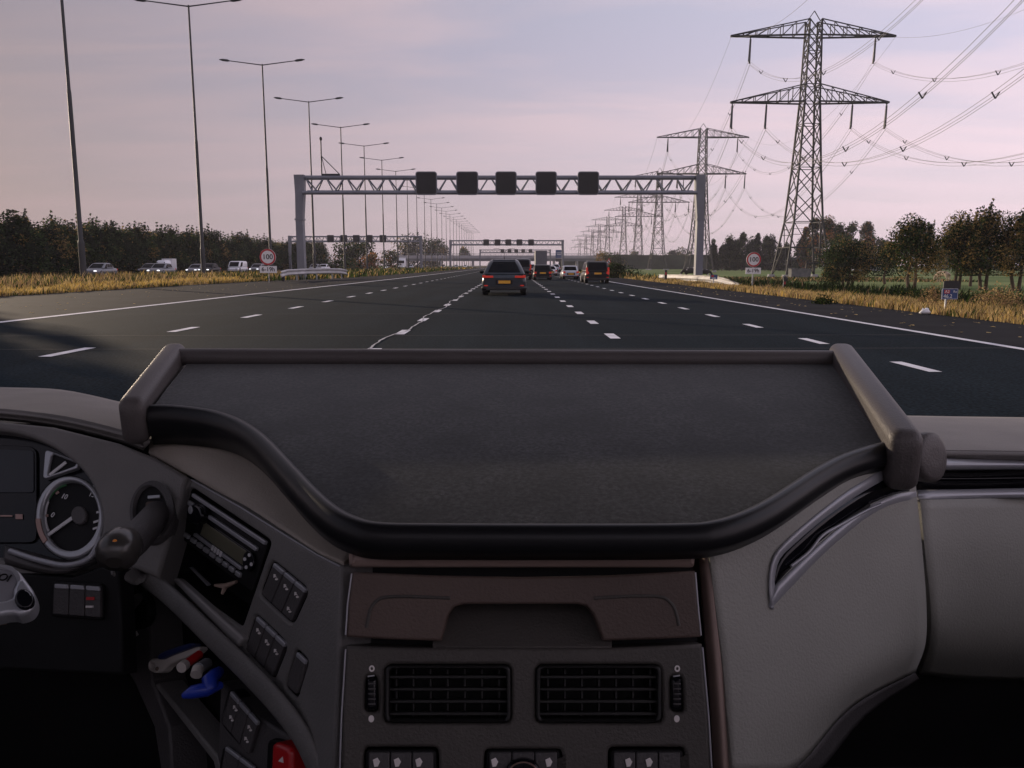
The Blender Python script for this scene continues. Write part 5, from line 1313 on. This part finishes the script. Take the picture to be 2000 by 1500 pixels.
patch([[(1797, 976, 1.14), (1900, 974, 1.19), (2010, 972, 1.24), (2160, 970, 1.30)],
       [(1807, 1080, 1.11), (1900, 1080, 1.16), (2010, 1080, 1.21), (2160, 1080, 1.27)],
       [(1818, 1190, 1.115), (1900, 1195, 1.165), (2010, 1200, 1.215), (2160, 1200, 1.275)],
       [(1815, 1262, 1.165), (1900, 1270, 1.215), (2010, 1275, 1.265), (2160, 1275, 1.325)],
       [(1796, 1318, 1.29), (1900, 1328, 1.34), (2010, 1330, 1.385), (2160, 1330, 1.45)]], 'glovebox_panel', I_beige, D, 5, .012)
# glossy channel and satin trims running along the right
patch([[(1790, 894, 1.25), (1900, 895, 1.27), (2010, 896, 1.29), (2160, 897, 1.33)], [(1790, 906, 1.215), (1900, 906, 1.24), (2010, 906, 1.26), (2160, 906, 1.30)], [(1790, 919, 1.22), (1900, 918, 1.245), (2010, 917, 1.265), (2160, 917, 1.305)]], 'trim_strip', I_trim, D, 4, .01)
patch([[(1780, 915, 1.25), (1900, 914, 1.28), (2010, 913, 1.30), (2160, 913, 1.34)], [(1780, 938, 1.26), (1900, 938, 1.29), (2010, 936, 1.31), (2160, 935, 1.35)], [(1780, 962, 1.20), (1900, 960, 1.235), (2010, 958, 1.26), (2160, 957, 1.30)]], 'gloss_channel', I_gloss, D, 4, .01)
patch([[(1792, 957, 1.185), (1900, 955, 1.22), (2010, 953, 1.245), (2160, 952, 1.29)], [(1793, 966, 1.165), (1900, 965, 1.20), (2010, 963, 1.225), (2160, 962, 1.27)], [(1794, 976, 1.16), (1900, 974, 1.20), (2010, 972, 1.225), (2160, 971, 1.27)]], 'trim_strip', I_trim, D, 4, .01)
# angled air slot with satin frame
from mathutils.bvhtree import BVHTree
BVP = BVHTree.FromPolygons([v.co for v in PPN.data.vertices], [list(p.vertices) for p in PPN.data.polygons])
def surf(px, py):
    h = BVP.ray_cast(CAM, ray(px, py).normalized())[0]
    if h is not None: return h.y   # approximate depth of the passenger panel seen at a pixel
    for k in range(1): pass
    a = np.interp(px, [1384, 1475, 1585, 1690, 1790], [.890, .915, .968, 1.042, 1.128]); return float(a - .00012*(py-1050)) - .006
def strip3(outer, inner, name, m, dz=0.0, lift=.0035):
    n = len(outer); rows = [[], [], [], []]
    for (a, b) in zip(outer, inner):
        for r, t, l in ((0, 0, -.003), (1, .08, lift), (2, .88, lift), (3, 1, -.004)):
            x = a[0]+(b[0]-a[0])*t; y = a[1]+(b[1]-a[1])*t; rows[r].append((x, y, surf(x, y)-l-dz))
    return patch(rows, name, m, D, 3, .004, 2)
outerA = [(1505, 1190), (1501, 1140), (1510, 1086), (1545, 1046), (1600, 1000), (1660, 955), (1718, 920), (1752, 908)]
innerA = [(1514, 1142), (1514, 1128), (1524, 1092), (1556, 1060), (1606, 1017), (1668, 973), (1724, 940), (1756, 928)]
outerB = [(1505, 1190), (1540, 1152), (1600, 1090), (1650, 1045), (1700, 1006), (1745, 984), (1792, 976)]
innerB = [(1514, 1142), (1545, 1112), (1602, 1060), (1650, 1020), (1696, 988), (1745, 966), (1790, 958)]
strip3(outerA, innerA, 'slot_frame', I_trim); strip3(outerB, innerB, 'slot_frame', I_trim)
rows = [[(x, y, surf(x, y)-.0012) for x, y in ((1512, 1144), (1514, 1128), (1524, 1090), (1556, 1058), (1606, 1015), (1668, 971), (1724, 938), (1760, 926))],
        [(x, y, surf(x, y)-.0012) for x, y in ((1512, 1146), (1520, 1136), (1545, 1110), (1590, 1068), (1640, 1026), (1690, 990), (1745, 966), (1790, 957))]]
patch(rows, 'air_slot', I_gloss, D, 3, .004, 3)
rows = [[(x, y, surf(x, y)-.004) for x, y in ((1524, 1122), (1560, 1092), (1600, 1050), (1650, 1014), (1700, 982))], [(x, y+5, surf(x, y)-.006) for x, y in ((1524, 1122), (1560, 1092), (1600, 1052), (1650, 1016), (1700, 984))]]
patch(rows, 'slot_vane', I_blk, D, 3, .003, 2)
tv = [P(x, y, surf(x, y)-.006) for x, y in ((1545, 1106), (1580, 1078), (1606, 1046), (1640, 1026), (1690, 998), (1720, 985))]
MB().tube([Vector(v) for v in smooth([tuple(v) for v in tv], False, 4)], .0022, 6).build('slot_vane', I_trim, D)

# --- removable table on top of the dashboard
TB = thing('dashboard_table', 'black carpeted dashboard table with raised grey rims across the dashboard', 'table', (0, 0, 0))
front = [(296, 796), (340, 797), (400, 804), (440, 814), (480, 832), (520, 862), (570, 915), (620, 968), (660, 1001), (700, 1020), (745, 1029), (850, 1031), (1100, 1032), (1330, 1031), (1390, 1026), (1440, 1012), (1490, 989), (1540, 958), (1590, 925), (1640, 898), (1690, 880), (1735, 868), (1772, 860)]
fr = smooth(front, False, 3)
top = [(1622, 706), (1300, 706), (1000, 706), (700, 706), (368, 706)]
panel(fr + [(1700, 780)] + top + [(325, 758)], PT, 'carpet', I_carpet, TB, 0, .012, .002)
def lipp(f):
    h = float(np.interp(f, [0, .1, .25, .5, .75, 1], [.060, .055, .040, .034, .032, .032])); w_ = .020
    return [(-.006, -.004), (-.004, .004), (.003, .006), (.010, .004), (w_*.8, -.004), (w_, -.016), (w_*.9, -h*.6), (w_*.55, -h), (-.002, -h), (-.008, -h*.5)]
path = [PT.hit(x, y, .0) for x, y in smooth(front, False, 4)]
MB().sweep(path, lambda f: [(a, b) for a, b in lipp(f)], PT.n).build('front_lip', I_lip, TB)
a, b = P(352, 697, 1.515), P(1636, 701, 1.515)
MB().tube([a, b], .0165, 20).build('back_rail', I_table, TB)
def arm(p0, p1, w, h, name):
    p0, p1 = Vector(p0), Vector(p1); d = (p1-p0).normalized(); m = MB()
    def prof(k, r=.5):
        o = []; rr_ = min(w, h)*.5*.70
        for cx, cz, a0 in ((w/2-rr_, h/2-rr_, 0), (-w/2+rr_, h/2-rr_, 90), (-w/2+rr_, -h/2+rr_, 180), (w/2-rr_, -h/2+rr_, 270)):
            for j in range(6): aa = R(a0+j*18); o.append(((cx+rr_*math.cos(aa))*k, (cz+rr_*math.sin(aa))*k))
        return o
    n = 14; path = []; ks = []
    L_ = (p1-p0).length
    for s, k in ((-.0135, .30), (-.0125, .55), (-.010, .74), (-.006, .88), (0, .965), (.010, 1), (L_*.5, 1), (L_-.010, 1), (L_, .965), (L_+.006, .88), (L_+.010, .74), (L_+.0125, .55), (L_+.0135, .30)): path.append(p0+d*s); ks.append(k)
    nn = len(path); m.sweep(path, lambda f: prof(ks[round(f*(nn-1))]), ZU); return m.build(name, I_table, TB)
arm(P(261, 823, 1.235), P(344, 708, 1.545), .040, .080, 'side_arm')
arm(P(1765, 900, 1.065), P(1640, 713, 1.545), .045, .090, 'side_arm')
kb = MB(); c = P(1822, 893, 1.09); c0 = P(1790, 893, 1.11)
kb.tube([c0, c0.lerp(c, .7), c, c + (c-c0)*.12, c+(c-c0)*.16], [.034, .036, .035, .028, .014], 20).build('clamp_knob', I_table, TB)

# --- steering wheel control pod at the left edge
SWH = thing('steering_wheel', 'silver trimmed steering wheel spoke with buttons at the lower left edge', 'steering wheel', P(-60, 1170, .86))
PS = Plane(P(0, 1110, .88), P(60, 1120, .88), P(30, 1195, .84)); o0 = P(-60, 1170, .86)
def sp(poly, name, m, off, th, bev, par=None, holes=()):
    o = panel(poly, PS, name, m, None, off, th, bev, holes); o.data.transform(Matrix.Translation(-o0)); o.parent = par or SWH; return o
pod = smooth([(-120, 1085), (-20, 1096), (10, 1101), (34, 1112), (50, 1132), (64, 1152), (68, 1174), (58, 1192), (36, 1200), (10, 1198), (-120, 1215)], True, 4)
PD = sp(pod, 'control_pod', I_silver, 0, .02, .005, None, [smooth([(-100, 1102), (0, 1110), (20, 1116), (30, 1132), (24, 1150), (12, 1170), (-100, 1172)], True, 4)])
sp(smooth([(-104, 1098), (0, 1106), (24, 1112), (35, 1132), (28, 1154), (14, 1176), (-104, 1178)], True, 4), 'button_pad', mat('pad grey', (.22, .22, .24), .45, var=.08), -.003, .01, .002, PD)
sp(ell(46, 1168, 19, 20), 'round_button', I_gloss, .004, .008, .003, PD); sp(arcband(46, 1168, 15, 16, .9, 280, 340), 'button_glint', I_silver, .0045, .001, .0002, PD)
tt = text('IOI', .013, PS.hit(6, 1128, -.002)-o0, PS.u, PS.v, PS.n, I_blk, 'button_mark', PD, .0006)
sp([(-80, 1176), (6, 1178), (16, 1186), (2, 1202), (-80, 1214)], 'spoke_base', I_copper, -.006, .02, .004, PD)

# --- loose things in the compartments
IC = Plane(P(290, 1300, 1.14), P(440, 1360, 1.02), P(360, 1240, 1.12))
KN_ = thing('pocket_tool', 'white and navy pocket tool with a holed end in the open compartment', 'tool', P(360, 1290, 1.06)); o0 = P(360, 1290, 1.06)
def loose(par, poly, name, m, off, th, bev, holes=()):
    o = panel(poly, IC, name, m, None, off, th, bev, holes); o.data.transform(Matrix.Translation(-Vector(par.location))); o.parent = par; return o
loose(KN_, smooth([(288, 1296), (296, 1286), (314, 1284), (380, 1262), (384, 1274), (330, 1298), (316, 1312), (300, 1314), (290, 1308)], True, 3), 'handle', I_ivory, .012, .014, .003, [ell(297, 1300, 5, 6, n=14)])
loose(KN_, smooth([(306, 1284), (318, 1272), (368, 1256), (376, 1262), (330, 1280), (312, 1288)], True, 3), 'blade_cover', I_navyp, .020, .012, .003)
c = IC.hit(307, 1306, .013)-o0; MB().sphere(c, (.003, .003, .003), 8, 6).build('rivet', I_brown, KN_)
MK = thing('marker_pen', 'short white and red marker pen lying beside the pocket tool', 'pen', P(372, 1298, 1.03)); o0 = Vector(MK.location)
MB().tube([P(354, 1304, 1.02)-o0, P(362, 1298, 1.03)-o0], [.0075, .0075], 12).build('cap', I_ivory, MK); MB().tube([P(362, 1298, 1.03)-o0, P(390, 1278, 1.06)-o0], .0062, 12).build('barrel', I_ruby, MK)
LG = thing('lighter', 'grey lighter between the marker and the blue pen clip', 'lighter', P(392, 1310, 1.01)); o0 = Vector(LG.location)
MB().tube([P(383, 1318, 1.0)-o0, P(387, 1306, 1.01)-o0], .008, 10).build('cap', I_ivory, LG); MB().tube([P(387, 1306, 1.01)-o0, P(404, 1296, 1.04)-o0], .008, 10).build('body', I_trim, LG)
BP = thing('blue_clip', 'bright blue plastic pen clip sticking out of the open compartment', 'pen clip', P(400, 1340, .97)); o0 = Vector(BP.location)
MB().tube([P(358, 1359, .96)-o0, P(375, 1352, .96)-o0, P(405, 1346, .965)-o0, P(432, 1338, .98)-o0], [.004, .0085, .0095, .005], 10).build('clip_arm', I_bluep, BP)
MB().tube([P(412, 1346, .965)-o0, P(409, 1328, .97)-o0, P(420, 1318, .985)-o0, P(428, 1312, 1.0)-o0], [.009, .010, .009, .007], 10).build('clip_body', I_bluep, BP)
tw = MB(); tw.tube([PR.hit(420, 1143, -.03), PR.hit(440, 1145, -.028), PR.hit(462, 1136, -.03)], [.002, .0045, .0022], 8); tw.tube([PR.hit(440, 1146, -.028), PR.hit(434, 1160, -.026)], [.004, .0025], 8)
o = tw.build('twig', mat('twig', (.36, .27, .22), .7, var=.2)); tag(o, 'small pale brown forked twig in the slot under the radio', 'twig')


# ------------------------------------------------------------------ haze
hz = MB(); hz.box((0, 1500, 30), (5000, 3400, 66)); 
mh = bpy.data.materials.new('haze'); mh.use_nodes = True; N, L = mh.node_tree.nodes, mh.node_tree.links; N.clear()
o_ = N.new('ShaderNodeOutputMaterial'); v_ = N.new('ShaderNodeVolumePrincipled'); v_.inputs['Color'].default_value = (.86, .82, .90, 1); v_.inputs['Density'].default_value = .00024; v_.inputs['Anisotropy'].default_value = 0
L.new(v_.outputs[0], o_.inputs['Volume'])
HZ = tag(hz.build('haze', mh), kind='stuff'); HZ['label'] = 'thin pinkish evening haze in the air over the whole scene'; HZ['category'] = 'haze'
